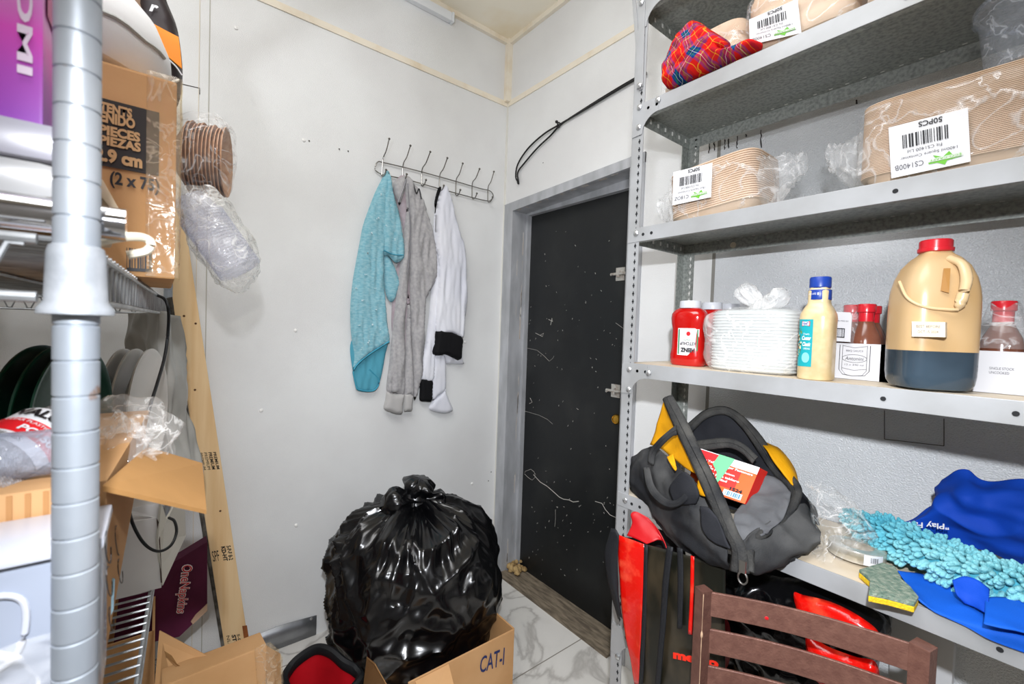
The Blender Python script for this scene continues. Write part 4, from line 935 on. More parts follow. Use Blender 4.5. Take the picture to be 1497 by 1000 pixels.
tag(MB().bb((-1.40, -.30, .804), (-1.21, -.06, 1.052)).build('cardboard_box', kraft, bevel=.003), 'brown carton behind the white carton, carrying the white plates', 'box')

# carton with printed side and open flap, things lying on it
zc0, zc1 = 1.052, 1.234
pc = thing('cardboard_box', (-.75, -.2, zc0), 'brown carton with swirl print and an open flap on the middle rack shelf', 'box')
mb = MB(); mb.hexa([(-.56, -.040, zc0), (-.56, -.038, zc1), (-.95, -.012, zc1), (-.95, -.036, zc0)], (0, -.30, 0)); mb.build('box_body', kraft, pc, world=True, smooth=False)
sw = MB()
for (a, b_, w_, h_) in ((158, 800, 4, 24), (160, 850, 4, 22), (172, 790, 3, 22), (176, 835, 3, 18), (163, 905, 3, 18)):
    r_ = [at(a + w_ * math.cos(t) + 2 * math.sin(t), b_ + h_ * math.sin(t), Y=-.0335) for t in [k * PI / 7 for k in range(12)]]
    if all(-1 < p.x < -.3 for p in r_): sw.tube(r_, .00045, 4)
if sw.v: sw.build('swirl_print', INK, pc, world=True)
fl4 = [at(150, 710, X=-.54), at(215, 653, X=-.78), at(296, 677, X=-.85), at(302, 746, X=-.66)]
MB().hexa(fl4, (0, 0, -.005)).build('open_flap', mat('kraft_flap', 'b98a54', .75, col2='a87d4b', ns=6, bump=.1, bs=60, spec=.25), pc, world=True, smooth=False)
ribs = MB()
for k in range(26):
    y = -.045 - k * .011; ribs.bb((-.5598, y - .0018, zc0 + .004), (-.5585, y + .0018, zc1 - .002))
ribs.build('corrugation', mat('kraft_rib', 'b08050', .85), pc, world=True, smooth=False)
fb = thing('clear_film_wad', at(190, 640, X=-.82), 'crumpled clear plastic film in front of the white plates', 'plastic film')
film2 = film('clear_film_fine', (1, 1, 1), .12, .35, 15, .1, .7, (.85, .83, .8))
blob(at(190, 640, X=-.84), (.055, .052, .055), None, 2.4, amp=.030, s=17, seed=9, nu=80, nv=50).build('film', film2, fb, world=True, angle=70)
blob(at(172, 668, X=-.74), (.04, .03, .042), None, 2.4, amp=.028, s=30, seed=19, nu=60, nv=40).build('film', film2, fb, world=True, angle=70)
cp = thing('cup_sleeve', at(40, 655, X=-.66), 'sleeve of clear plastic cups with a VALUE+ label on the swirl printed carton', 'cups')
k0_, k1_ = at(-60, 716, X=-.60), at(80, 636, X=-.68)
d_ = (k1_ - k0_).normalized()
axis_stack(k0_, d_, (k1_ - k0_).length * .9, .033, 40, rim=1.05, taper=.9).build('cup_stack', film('cup_clear', (.9, .9, .92), .35, .3, 40, .15, .5, (.62, .61, .62)), cp, world=True, angle=25)
u_, v_ = frame_of(d_)
Lk = (k1_ - k0_).length
tocam = (CAM - k0_.lerp(k1_, .6)); tocam -= d_ * tocam.dot(d_); tocam.normalize(); side = d_.cross(tocam).normalized()
sd_ = d_.cross(tocam).normalized(); sd_ = -sd_ if sd_.z > 0 else sd_
def cyl(u, v, r_=.0365):
    a = (u - .5) * 2.1 - .50; return k0_ + d_ * (Lk * (.30 + .60 * v)) + (tocam * math.cos(a) + sd_ * math.sin(a)) * r_
lab = decal('label', cyl, (0, 0, 1, 1), WHITE, cp, nu=20, nv=8)
decal('label_band', cyl, (0, .22, 1, .60), REDINK, cp, nu=20, nv=6, off=.0014)
text('VALUE', cyl, (.16, .68, .74, .90), INK, lab, bold=.04, off=.003, cuts=2); text('+', cyl, (.77, .66, .92, .86), REDINK, lab, bold=.09, off=.003)
text('PC150', cyl, (.44, .27, .84, .42), WHITE, lab, bold=.03, off=.003, cuts=2); text('150 PIECES', cyl, (.15, .06, .6, .14), INK, lab, off=.003, cuts=2)
text('CLEAR PLASTIC CUPS', cyl, (.2, .48, .85, .54), WHITE, lab, off=.003, cuts=1)
ls = thing('lid_sleeve', at(40, 705, X=-.585), 'sleeve of clear ribbed plastic lids lying in front of the VALUE+ cups', 'lids')
l0, l1 = at(-60, 722, X=-.60), at(95, 690, X=-.60); l0.z = l1.z = zc1 + .024
axis_stack(l0, l1 - l0, (l1 - l0).length * .97, .020, 60, rim=1.08, taper=.95).build('lid_stack', film('lid_clear', (.9, .92, .97), .4, .2, 40, .15, .4, (.66, .69, .76)), ls, world=True, angle=25)

# clear container wrapped in film, and the tub that carries it
cx = thing('clear_container', (-.51, -.19, 1.06), 'translucent food container wrapped in plastic film behind the grooved post', 'container')
zt2 = at(75, 797, X=-.478).z; yk2 = at(146, 850, X=-.478).y
MB().bb((-.552, -.34, 1.062), (-.48, yk2, zt2 - .008)).build('container_body', mat('milky_blue_plastic', '969dab', .2, spec=.6), cx, world=True, bevel=.01)
MB().bb((-.556, -.344, zt2 - .01), (-.474, yk2 + .003, zt2)).build('lid_rim', mat('milky_rim', 'bfc2cc', .2), cx, world=True, bevel=.004)
yb2 = at(20, 900, X=-.477).y
MB().tube(cr([(-.478, yb2 + dy, zt2 + dz) for dy, dz in ((-.04, -.035), (-.01, -.03), (.005, -.04), (.004, -.07), (-.008, -.085), (-.04, -.088))], 30), .0022, 8).build('embossed_ring', mat('milky_rim', 'dde0ea'), cx, world=True)
sheet('plastic_film', [[(-.470, -.30, z), (-.466, -.2, z), (-.464, -.10, z), (-.466, yk2 - .004, z)] for z in (1.065, 1.09, 1.12, 1.15)], film('near_film', (1, 1, 1), .12, .45, 14, .12, .9), cx, 60, 40, amp=.008, s=(20, 30, 40), seed=5, thick=.0005)
t = MB().bb((-.93, -.37, .804), (-.49, -.09, 1.049)).build('plastic_tub', mat('grey_tub', '9a9a9c', .5), bevel=.01); tag(t, 'closed grey tub on the middle rack shelf under the swirl printed carton', 'tub')
t = MB().hexa(AX([(150, 868, -.60), (168, 846, -.60), (166, 892, -.60), (151, 922, -.60)]), (-.02, -.012, 0)).build('blue_packet', mat('pale_blue_card', '9cc3d6', .6), smooth=False); tag(t, 'pale blue card corner poking out behind the grooved post', 'card')
# ================================================================== METAL SHELVING on the right
SX0, SX1, SY0, SY1 = -0.838, 0.085, 1.10, 1.412
paint = mat('grey_shelf_paint', 'abadaf', .42, .15, col2='9a9b9b', ns=7, nd=6, bump=.06, bs=50)
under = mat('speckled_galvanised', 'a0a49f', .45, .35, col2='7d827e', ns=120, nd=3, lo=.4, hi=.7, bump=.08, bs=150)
deckm = mat('cream_shelf_top', 'ded2bf', .55, col2='cdbb9f', ns=8, nd=5)
bolt = mat('zinc_bolt', 'c5c7c8', .3, .8)
hole = mat('slot_black', '1c1d1f', .8)
sh = thing('metal_shelving', (SX0, SY0, 0), 'grey slotted steel shelving unit with five shelves in view against the right wall', 'shelving')
UW = 0.040
for (x, y, dx, dy, back) in ((SX0, SY0, 1, 1, 0), (SX1, SY0, -1, 1, 0), (SX0, SY1, 1, -1, 1), (SX1, SY1, -1, -1, 1)):
    mb = MB(); t_ = .0022
    mb.bb((x, y, 0), (x + dx * UW, y + dy * t_, 2.75)); mb.bb((x, y, 0), (x + dx * t_, y + dy * UW, 2.75))
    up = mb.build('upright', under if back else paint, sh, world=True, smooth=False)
    sl = MB(); z = .05; yy = y - .0006 if not back else y - t_ * 1 - .0006
    while z < 2.72:
        cx_ = x + dx * .028
        sl.bb((cx_ - .0015, yy, z - .007), (cx_ + .0015, yy + .0004, z + .007)); sl.bb((cx_ - .0035, yy - .0002, z - .0025), (cx_ + .0035, yy, z + .0025))
        z += .0235
    sl.build('slot_row', mat('pale_slot', 'd9d9d4', .8) if back else hole, up, world=True, smooth=False)
LIP = .040
SHZ = {1: 2.372, 2: 2.062, 3: 1.699, 4: 1.300, 5: .905, 6: .50, 7: .10}
def disc(mb, c, r, ax='Y', h=.0006, seg=14):
    R = Matrix.Rotation(PI / 2, 3, 'X') if ax == 'Y' else Matrix.Rotation(PI / 2, 3, 'Y'); mb.lathe([(r, 0), (r, h)], c, seg, R)
def bolthead(mb, px, py, Y=SY0 - .003, r=.0085):
    c = at(px, py, Y=Y); R = Matrix.Rotation(PI / 2, 3, 'X')
    mb.lathe([(r, 0), (r * .95, .003), (r * .6, .0055), (.0005, .0065)], c, 6 if False else 18, R)
for k, zt in SHZ.items():
    s_ = MB().bb((SX0 + .002, SY0 + .001, zt - .0015), (SX1 - .002, SY1 - .001, zt))
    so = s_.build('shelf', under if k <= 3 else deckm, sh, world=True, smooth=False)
    u_ = MB().bb((SX0 + .003, SY0 + .003, zt - .0030), (SX1 - .003, SY1 - .003, zt - .0016)); u_.bb((SX0 + .002, SY0 + .003, zt - LIP), (SX1 - .002, SY0 + .016, zt - LIP + .0012))
    u_.bb((SX0 + .004, SY1 - .003, zt - LIP), (SX1 - .004, SY1 - .001, zt)); u_.bb((SX0 + .003, SY0 + .003, zt - LIP), (SX0 + .0045, SY1 - .003, zt)); u_.bb((SX1 - .0045, SY0 + .003, zt - LIP), (SX1 - .003, SY1 - .003, zt))
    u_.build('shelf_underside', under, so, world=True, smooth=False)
    MB().bb((SX0 + .002, SY0 - .0012 - .0008 * (k % 2), zt - LIP), (SX1 - .002, SY0 + .002, zt + .0008)).build('shelf_lip', paint, so, world=True, smooth=False, bevel=.0009)
    h = MB(); hl = MB()
    for a in (.055, .083, .62, .79): disc(h, (SX0 + a, SY0 - .0022, zt - .021), .0045)
    for i in range(7): hl.bb((SX0 + .0046, SY0 + .04 + i * .04, zt - .024), (SX0 + .0052, SY0 + .048 + i * .04, zt - .012))
    for i in range(24): disc(hl, (SX0 + .06 + i * .036, SY1 - .010, zt - .0031), .0035, 'Y'); 
    n_ = MB()
    for i in range(24): n_.bb((SX0 + .05 + i * .036, SY1 - .016, zt - .0036), (SX0 + .058 + i * .036, SY1 - .012, zt - .0031))
    h.build('bolt_hole', hole, so, world=True, smooth=False)
    hh = MB()
    for i in range(7): hh.bb((SX0 + .0046, SY0 + .04 + i * .04, zt - .024), (SX0 + .0052, SY0 + .048 + i * .04, zt - .012))
    hh.add(n_.v, n_.f); hh.build('punched_hole', mat('pale_slot', 'd9d9d4'), so, world=True, smooth=False)
for k in (3, 4):
    m_ = MB(); c = Vector((SX0 + .17, SY1 - .0035, SHZ[k] - .022)); m_.lathe([(.009, 0), (.009, .003), (.004, .003), (.004, .001)], c, 16, Matrix.Rotation(PI / 2, 3, 'X')); m_.build('grommet', mat('grommet', 'cfc6b2', .5), sh, world=True)
for gz in (2, 4, 6, 1):
    zt = SHZ[gz]; x0 = SX0 + .001; yy = SY0 - .0028
    arc = [(x0 + .045 + .0, zt - LIP + .0)] + [(x0 + .080 - .045 * math.sin(t), zt - LIP - .040 * (1 - math.cos(t)) - .0) for t in [PI / 2 * i / 8 for i in range(9)]] + [(x0 + .034, zt - LIP - .052), (x0, zt - LIP - .052), (x0, zt - .004), (x0 + .085, zt - .004)]
    pts = [(x0, zt - .003), (x0 + .088, zt - .003), (x0 + .088, zt - LIP)] + [(x0 + .088 - .052 * math.sin(PI / 2 * i / 7), zt - LIP - .05 * (1 - math.cos(PI / 2 * i / 7))) for i in range(8)] + [(x0 + .0, zt - LIP - .052)]
    MB().hexa([(a, yy, b_) for a, b_ in pts], (0, .0015, 0)).build('corner_gusset', paint, sh, world=True, smooth=False)
for (a, b_) in ((935, 157), (934, 186), (962, 146), (920, 540), (948, 545), (919, 569), (914, 731), (930, 341), (903, 960)):
    m_ = MB(); bolthead(m_, a, b_); m_.build('bolt', bolt, sh, world=True)
# diagonal brace bars at the upper left
for (p0, p1, w_) in (((935, 124), (938.5, 2), .011), ((936, 127), (926.5, -2), .006)):
    a, b_ = at(*p0, Y=SY0 - .004), at(*p1, Y=SY0 - .006); d = (b_ - a).normalized(); n = Vector((d.z, 0, -d.x)) * w_; b_ = b_ + d * .25
    MB().hexa([a - n - d * .008, a + n - d * .008, b_ + n, b_ - n], (0, .003, 0)).build('brace', paint, sh, world=True, smooth=False, bevel=.001)
for p in ((935, 125), (938, 4)):
    m_ = MB(); bolthead(m_, *p, Y=SY0 - .007); m_.build('bolt', bolt, sh, world=True)

# ---------------------------------------------------------------- packs of paper containers
fibre = mat('kraft_fibre_tray', 'ccb196', .75, col2='d8c0a8', ns=14, bump=.1, bs=60, spec=.2)
wrapf = film('pack_film', (1, 1, 1), .05, .30, 11, .1, .6)
green = mat('logo_green', '67b52e', .5); greyt = mat('label_grey', '4a4a50', .6)
def tray_pack(loc, hx, hy, h, n, label, tilt=0.0, yaw=0.0, lq=None, code='CS1400B', seed=1, tail=True, line='1400ml Square Container', group='wrapped packs of paper containers', fs=1.0, yl=None):
    t = thing('container_pack', loc, label, 'food containers', group=None)
    R = Matrix.Rotation(yaw, 3, 'Z') @ Matrix.Rotation(tilt, 3, 'Y')
    pr = [(.80, 0.0), (.86, h * .04), (.93, h * .13)]; z0 = h * .14; dz = (h - z0) / n
    for i in range(n):
        z = z0 + i * dz; pr += [(.962, z), (1.0, z + dz * .18), (1.0, z + dz * .62), (.962, z + dz * .78)]
    pr += [(.95, h), (.9, h + .001)]
    MB().lathe(pr, (0, 0, .003), 72, R, hx, hy, 5.5).build('container_stack', fibre, t, angle=28)
    blob(R @ Vector((0, 0, h * .5 + .002)), ((hx + .007) * fs, (hy + .004), h * .5 + .004), R, 7, amp=.006, s=18, seed=seed, nu=110, nv=40).build('film_wrap', wrapf, t, angle=70)
    if tail:
        for sx_ in tail if isinstance(tail, tuple) else (1,):
            rows = []
            for i in range(16):
                f = i / 15; rr_ = .055 * (1 - f) + .012 * (.5 + f) + .010 * abs(math.sin(i * 1.7))
                rows.append([R @ Vector((sx_ * (hx * .96 + f * .085), -hy * .3 * (1 - f) + rr_ * .75 * math.cos(q) + .008 * noise.noise(Vector((f * 3, q * 1.2, seed))), h * (.42 + .25 * f) + rr_ * math.sin(q) + .016 * noise.noise(Vector((f * 2.5, q * 1.3, seed + 3))))) for q in [2 * PI * j / 36 for j in range(36)]])
            mb = MB(); mb.grid(rows, closev=True); mb.build('film_tail', film('pack_tail_film', (1, 1, 1), .16, .3, 9, .12, .5), t, angle=70)
    if lq:
        q = qmap(*[at(a, b_, Y=yl) for a, b_ in lq], flip=True)
        lb = decal('label', q, (0, 0, 1, 1), WHITE, t, off=.0)
        text('50PCS', q, (.30, .04, .60, .14), INK, lb, bold=.02); barcode(q, (.24, .22, .82, .48), INK, lb, seed, 24)
        text('Fit CS1400 Lid', q, (.32, .53, .76, .59), greyt, lb); text(line, q, (.14, .63, .86, .70), greyt, lb)
        text(code, q, (.56, .78, .94, .88), greyt, lb)
        decal('leaf_logo', q, (.10, .72, .50, .96), green, lb, off=.0012, poly=[(0, .3), (.25, .35), (.35, 0), (.55, .35), (.85, .05), (.75, .4), (1, .5), (1, .7), (.72, .72), (.5, 1), (.42, .7), (0, .62)])
        decals('logo_bar', q, ((.08, .80, .50, .86),), mat('logo_bar_grey', 'cfd6cb', .5), lb, off=.002)
        text('ECO-CRAFT', q, (.10, .812, .48, .848), green, lb, off=.0028)
    return t
Z3, Z2 = SHZ[3] + .0015, SHZ[2] + .0015
tray_pack((-.612, 1.235, Z3 + .006), .122, .092, .148, 22, 'smaller film-wrapped pack of tan paper containers at the left of the third shelf', tilt=math.radians(-5), lq=((984.6, 251.6), (1041.5, 237.9), (1039.5, 288.2), (982.8, 300.4)), yl=1.128, code='C18OZ', seed=3, line='18oz Square Container', tail=(1, -1))
tray_pack((-.150, 1.225, Z3), .142, .092, .172, 46, 'wide film-wrapped pack of tan paper containers at the right of the third shelf', lq=((1298.8, 186.6), (1415, 157.5), (1419, 236), (1303, 260.8)), yl=1.122, seed=7, tail=(-1,))
tray_pack((-.668, 1.245, Z2), .118, .092, .150, 3, 'film-wrapped pack of tan containers behind the tartan cloth on the upper shelf', seed=9, tail=False)
tray_pack((-.425, 1.225, Z2), .112, .092, .165, 3, 'film-wrapped pack of tan containers with a white label beside the tartan cloth', seed=11, lq=((1095, 28.6), (1166, -2), (1171.7, 48), (1096, 66)), yl=1.122, tail=False)
tray_pack((-.185, 1.225, Z2), .112, .092, .165, 3, 'film-wrapped pack of tan containers at the upper photo edge, right of the labelled pack', seed=13, tail=False)
# tartan cloth
tm = bpy.data.materials.new('tartan_cloth'); tm.use_nodes = True; MATS['tartan'] = tm
nt = tm.node_tree; N = nt.nodes; L = nt.links; b = N['Principled BSDF']; b.inputs['Roughness'].default_value = .85; b.inputs['Specular IOR Level'].default_value = .15
tc = N.new('ShaderNodeTexCoord'); nz = N.new('ShaderNodeTexNoise'); nz.inputs['Scale'].default_value = 9; L.new(tc.outputs['Object'], nz.inputs['Vector'])
va = N.new('ShaderNodeVectorMath'); va.operation = 'SCALE'; va.inputs['Scale'].default_value = .07; L.new(nz.outputs['Color'], va.inputs[0])
vb = N.new('ShaderNodeVectorMath'); vb.operation = 'ADD'; L.new(tc.outputs['Object'], vb.inputs[0]); L.new(va.outputs[0], vb.inputs[1])
mp = N.new('ShaderNodeMapping'); mp.inputs['Rotation'].default_value = (0, .6, 0); L.new(vb.outputs[0], mp.inputs[0])
sx = N.new('ShaderNodeSeparateXYZ'); L.new(mp.outputs[0], sx.inputs[0])
def band(sock, off):
    m1 = N.new('ShaderNodeMath'); m1.operation = 'MULTIPLY_ADD'; m1.inputs[1].default_value = 15; m1.inputs[2].default_value = off; L.new(sock, m1.inputs[0])
    m2 = N.new('ShaderNodeMath'); m2.operation = 'FRACT'; L.new(m1.outputs[0], m2.inputs[0])
    r = N.new('ShaderNodeValToRGB'); r.color_ramp.interpolation = 'CONSTANT'; e = r.color_ramp.elements; e[0].position = 0; e[0].color = lin('e01f1a'); e[1].position = .16; e[1].color = lin('f0c030')
    for p_, c_ in ((.18, 'e01f1a'), (.34, '1b3f8a'), (.42, '2a7a4a'), (.45, '143066'), (.52, 'f0f0f0'), (.535, '143066'), (.60, '2a7a4a'), (.63, '1b3f8a'), (.70, 'd42020'), (.84, 'f0a020'), (.86, 'b01828')): x = e.new(p_); x.color = lin(c_)
    L.new(m2.outputs[0], r.inputs[0]); return r.outputs[0]
mx = N.new('ShaderNodeMix'); mx.data_type = 'RGBA'; mx.inputs['Factor'].default_value = .5; L.new(band(sx.outputs['X'], .2), mx.inputs['A']); L.new(band(sx.outputs['Z'], .6), mx.inputs['B']); L.new(mx.outputs['Result'], b.inputs['Base Color'])
tt = thing('tartan_cloth', at(1010, 100, Y=1.11), 'crumpled red and blue tartan cloth on the edge of the upper shelf', 'cloth')
def on_y(pts, Y): return [(at(a, b_, Y=Y).x, at(a, b_, Y=Y).z) for a, b_ in pts]
def ycloth(name, pts, Y, m, parent, t=.03, amp=.01, s=(30, 30), seed=0., soft=.03, step=.008, back=.4, label=None):
    def f(u, v, d): return fold((u, 0, v), amp, (s[0], 1, s[1]), seed) + fold((u, 0, v), amp * .4, (s[0] * 2.5, 1, s[1] * 2.5), seed + 4)
    return relief(name, on_y(pts, Y), (0, Y, 0), (1, 0, 0), (0, 0, 1), m, parent, t=t, step=step, f=f, back=back, soft=soft, label=label)
ycloth('cloth', [(1019, 32), (1040, 44), (1066, 61), (1068, 72), (1082, 68), (1100, 60), (1114, 63), (1112, 73), (1092, 82), (1065, 94), (1020, 114), (985, 130), (974, 127), (973, 108), (979, 90), (990, 68), (1004, 48)], 1.118, tm, tt, .05, .018, (16, 22), 3, .04, .006)
tt2 = ycloth('cloth_fold', [(1020, 36), (1044, 48), (1064, 62), (1060, 72), (1035, 72), (1010, 92), (982, 102), (982, 88), (1000, 60)], 1.085, tm, tt, .022, .010, (20, 30), 8, .02, .006)
# clear round container on top of the wide pack
cc2 = thing('clear_tub', (-.045, 1.21, Z3 + .178), 'clear round plastic tub on the wide pack at the right edge of the photo', 'tub')
ctf = film('clear_tub_plastic', (.93, .95, .98), .16, .25, 14, .06, .3, (.75, .8, .88))
MB().lathe([(.001, 0), (.070, .001), (.074, .004), (.088, .112), (.094, .118), (.094, .124), (.088, .126)], (0, 0, 0), 56, cap=False).build('tub_body', ctf, cc2)
MB().lathe([(.001, .128), (.088, .128), (.096, .126), (.097, .116)], (0, 0, 0), 56, cap=False).build('lid', ctf, cc2)

# ---------------------------------------------------------------- fourth shelf: bottles, jug
Z4 = SHZ[4] + .001
ket = mat('ketchup_red', 'b40d0a', .16, spec=.7, coat=.4); capw = mat('white_cap_plastic', 'c6c9ce', .3)
def kb_surf(c, hx, hy, w_, z0, z1, a0=-PI / 2):
    return lambda u, v: c + Vector((hx * math.cos(a0 + (u - .5) * w_), hy * math.sin(a0 + (u - .5) * w_), z0 + (z1 - z0) * v))
kp = [(.92, 0), (1.02, .006), (1.04, .03), (.97, .05), (.96, .105), (1.03, .122), (1.06, .138), (1.03, .150), (.84, .162), (.60, .168)]
for i, (x, y, lb) in enumerate(((-.693, 1.215, 'red ketchup bottle with white cap and keystone label at the shelf end'), (-.672, 1.30, 'red ketchup bottle mostly hidden, its white cap showing behind the first'), (-.655, 1.375, 'furthest ketchup bottle, only its white cap edge showing'))):
    k = thing('ketchup_bottle', (x, y, Z4), lb, 'bottle')
    MB().lathe([(r_ * 1, z) for r_, z in kp], (0, 0, 0), 40, None,   .049, .031, 2.8).build('bottle_body', ket, k)
    MB().lathe([(.026, .166), (.030, .167), (.0305, .170), (.0295, .186), (.028, .188), (.001, .188)], (0, 0, 0), 32, None, 1, .9).build('cap', capw, k)
    if i == 0:
        c = Vector((x, y, Z4)); f = kb_surf(c, .0500, .0325, 1.3, .030, .108, -1.25)
        lb_ = decal('label', f, (0, 0, 1, 1), WHITE, k, off=.001, nu=10, nv=2, poly=None)
        kg = mat('keystone_green', '1f7a4a', .5)
        decals('label_border', f, ((.05, .04, .11, .95), (.89, .04, .95, .95), (.05, .92, .95, .96), (.05, .04, .95, .08)), kg, lb_, off=.0022)
        g = lambda u, v, f=f: f(1 - u, 1 - v)
        text('HEINZ', g, (.2, .72, .8, .88), INK, lb_, bold=.05, off=.003, cuts=1); text('KETCHUP', g, (.16, .50, .84, .62), INK, lb_, bold=.02, off=.003, cuts=1); text('TOMATO', g, (.3, .40, .7, .45), kg, lb_, off=.003)
        decal('tomato_mark', f, (.42, .72, .60, .88), REDINK, lb_, off=.0022, poly=[(.5 + .5 * math.cos(t), .5 + .5 * math.sin(t)) for t in [2 * PI * j / 14 for j in range(14)]])
# bagged stack of clear lids
lt = mat('frosted_plastic', 'bfc4c4', .3, col2='cdd1d0', ns=5, spec=.5)
bgk = thing('lid_bag', (-.505, 1.235, Z4), 'tied clear bag of translucent plastic trays between ketchup and dressing bottle', 'trays')
pr = [(.93, .002)]
for i in range(19): z = .004 + i * .0078; pr += [(.96, z), (1, z + .0018), (1, z + .005), (.96, z + .0066)]
pr += [(.9, .156), (.7, .160)]
MB().lathe(pr, (0, 0, 0), 64, None, .104, .088, 4).build('tray_stack', lt, bgk, angle=28)
bf = film('bag_film', (1, 1, 1), .22, .30, 9, .15, .6, (.92, .92, .9))
blob((0, 0, .079), (.118, .098, .084), None, 5, amp=.012, s=11, seed=2, nu=100, nv=60).build('bag', bf, bgk, angle=70)
kp_ = Vector((0.012, -.03, .164))
m1 = tuft(kp_, (-.75, -.1, .9), .075, .012, .030, 3); m1.build('bag_knot', bf, bgk, angle=60)
m1 = tuft(kp_, (.9, -.1, .55), .07, .012, .026, 7); m1.build('bag_knot', bf, bgk, angle=60)
m1 = tuft(kp_ + Vector((0, 0, -.018)), (.1, -.1, 1), .045, .045, .012, 5); m1.build('bag_knot', bf, bgk, angle=60)
# dressing bottle
dr = thing('dressing_bottle', (-.348, 1.148, Z4), 'cream salad dressing bottle with dark blue cap and teal label', 'bottle')
crm2 = mat('dressing_cream', 'd0bc94', .25, col2='c6b084', ns=50, spec=.6)
MB().lathe([(.93, 0), (1, .004), (1.0, .11), (1.02, .135), (.98, .145), (.80, .158), (.66, .166), (.62, .172), (.63, .195), (.56, .200), (.52, .204)], (0, 0, 0), 48, None, .0325, .0325, 3.2).build('bottle_body', crm2, dr)
bcap = mat('blue_cap', '1a3c93', .35)
MB().lathe([(.0185, .202), (.0205, .204), (.0205, .224), (.019, .2265), (.001, .227)], (0, 0, 0), 40).build('cap', bcap, dr)
MB().lathe([(.0218, .176), (.0222, .177), (.0222, .197), (.0218, .198)], (0, 0, 0), 40).build('neck_band', bcap, dr)
dc = Vector((-.348, 1.148, Z4))
nb = lambda u, v: dc + Vector((.0226 * math.cos(-2.6 + u * 2.0), .0226 * math.sin(-2.6 + u * 2.0), .177 + .02 * v))
text('Keep cold', nb, (.12, .4, .5, .75), WHITE, dr, off=.0006, cuts=1); decals('band_star', nb, ((.56, .45, .62, .7),), WHITE, dr, off=.0008)
def sq(u, v):                                                   # front-left faces of the squarish body
    a = -2.45 + (u) * .9; ct, st_ = math.cos(a), math.sin(a); q = (abs(ct) ** 3.2 + abs(st_) ** 3.2) ** (-1 / 3.2)
    return dc + Vector((.0325 * q * ct, .0325 * q * st_, .028 + .104 * v))
teal = mat('teal_label', '169aa2', .4)
lb_ = decal('label', sq, (0, 0, 1, 1), teal, dr, off=.0008, nu=12, nv=2)
decals('brand_patch', sq, ((.30, .86, .80, .96),), REDINK, lb_, off=.0014); decals('brand_patch', sq, ((.34, .872, .76, .948),), WHITE, lb_, off=.0020)
text('KRAFT', sq, (.38, .885, .72, .935), mat('kraft_blue', '1b2d80', .5), lb_, off=.0026, bold=.03)
text('Creamy', sq, (.42, .66, .80, .71), WHITE, lb_, off=.0018); text('Caesar', sq, (.35, .56, .92, .65), WHITE, lb_, bold=.03, off=.0018, shear=.2, cuts=1); text('Classic', sq, (.40, .43, .90, .52), WHITE, lb_, bold=.03, off=.0018, shear=.2, cuts=1); text('DRESSING', sq, (.46, .36, .86, .40), WHITE, lb_, off=.0018)
rnd = random.Random(3)
for i, c_ in enumerate(('2f5a28', '6d8a3a', 'e6d6a8', '8a3a20')):
    m_ = MB()
    for j in range(12):
        u, v = rnd.uniform(.0, .3), rnd.uniform(.2, .8); s1 = rnd.uniform(.02, .05); p = [sq(u + s1 * math.cos(t) * 1.2, v + s1 * .5 * math.sin(t)) + nrm(sq, u, v) * (.0012 + .0003 * i) for t in [0, 1.2, 2.4, 3.6, 4.8]]
        m_.add(p, [tuple(range(5))])
    m_.build('salad_picture', mat('salad_%s' % 'abcd'[i], c_, .5), lb_, world=True, smooth=False)
decal('round_seal', sq, (.38, .08, .86, .30), mat('seal_blue', '7cc4d2', .5), lb_, off=.0016, poly=[(.5 + .5 * math.cos(t), .5 + .5 * math.sin(t)) for t in [2 * PI * j / 18 for j in range(18)]])
# sauce bottles in white card trays
brown = mat('brown_sauce_glass', '6b3d2c', .18, col2='8a5a48', ns=10, spec=.7)
redc = mat('red_shrink_cap', 'c8202c', .25, spec=.6)
wcard = mat('white_tray_card', 'c9c9cc', .5)
shr = film('shrink_film', (.95, .95, .95), .14, .3, 12, .1, .4, (.75, .74, .74))
sb = thing('sauce_bottle', (0, 0, 0), 'x', 'bottle', group='red capped sauce bottles in white trays')
MB().lathe([(.026, 0), (.030, .004), (.030, .085), (.027, .102), (.018, .122), (.0135, .135), (.013, .150)], (0, 0, 0), 28).build('bottle_body', brown, sb)
MB().lathe([(.0142, .126), (.0146, .130), (.0146, .152), (.0175, .154), (.0178, .170), (.0165, .172), (.001, .1725)], (0, 0, 0), 28).build('cap', redc, sb)
def card_tray(x0, x1, y0, y1, h, label):
    t = thing('card_tray', ((x0 + x1) / 2, (y0 + y1) / 2, Z4), label, 'carton')
    mb = MB()
    for a, b_ in (((x0, y0), (x1, y0)), ((x1, y0), (x1, y1)), ((x1, y1), (x0, y1)), ((x0, y1), (x0, y0))): wallp(mb, a, b_, Z4, Z4 + h, .0025)
    mb.bb((x0, y0, Z4), (x1, y1, Z4 + .001)); mb.build('tray_walls', wcard, t, world=True, smooth=False)
    return t
t1 = card_tray(-.415, -.262, 1.245, 1.385, .082, 'white card tray with line-drawn jars, holding red capped bottles beside the dressing bottle')
def fq_(x0, x1, y): return qmap((x0, y, Z4 + .082), (x1, y, Z4 + .082), (x1, y, Z4), (x0, y, Z4))
q = fq_(-.415, -.262, 1.2445)
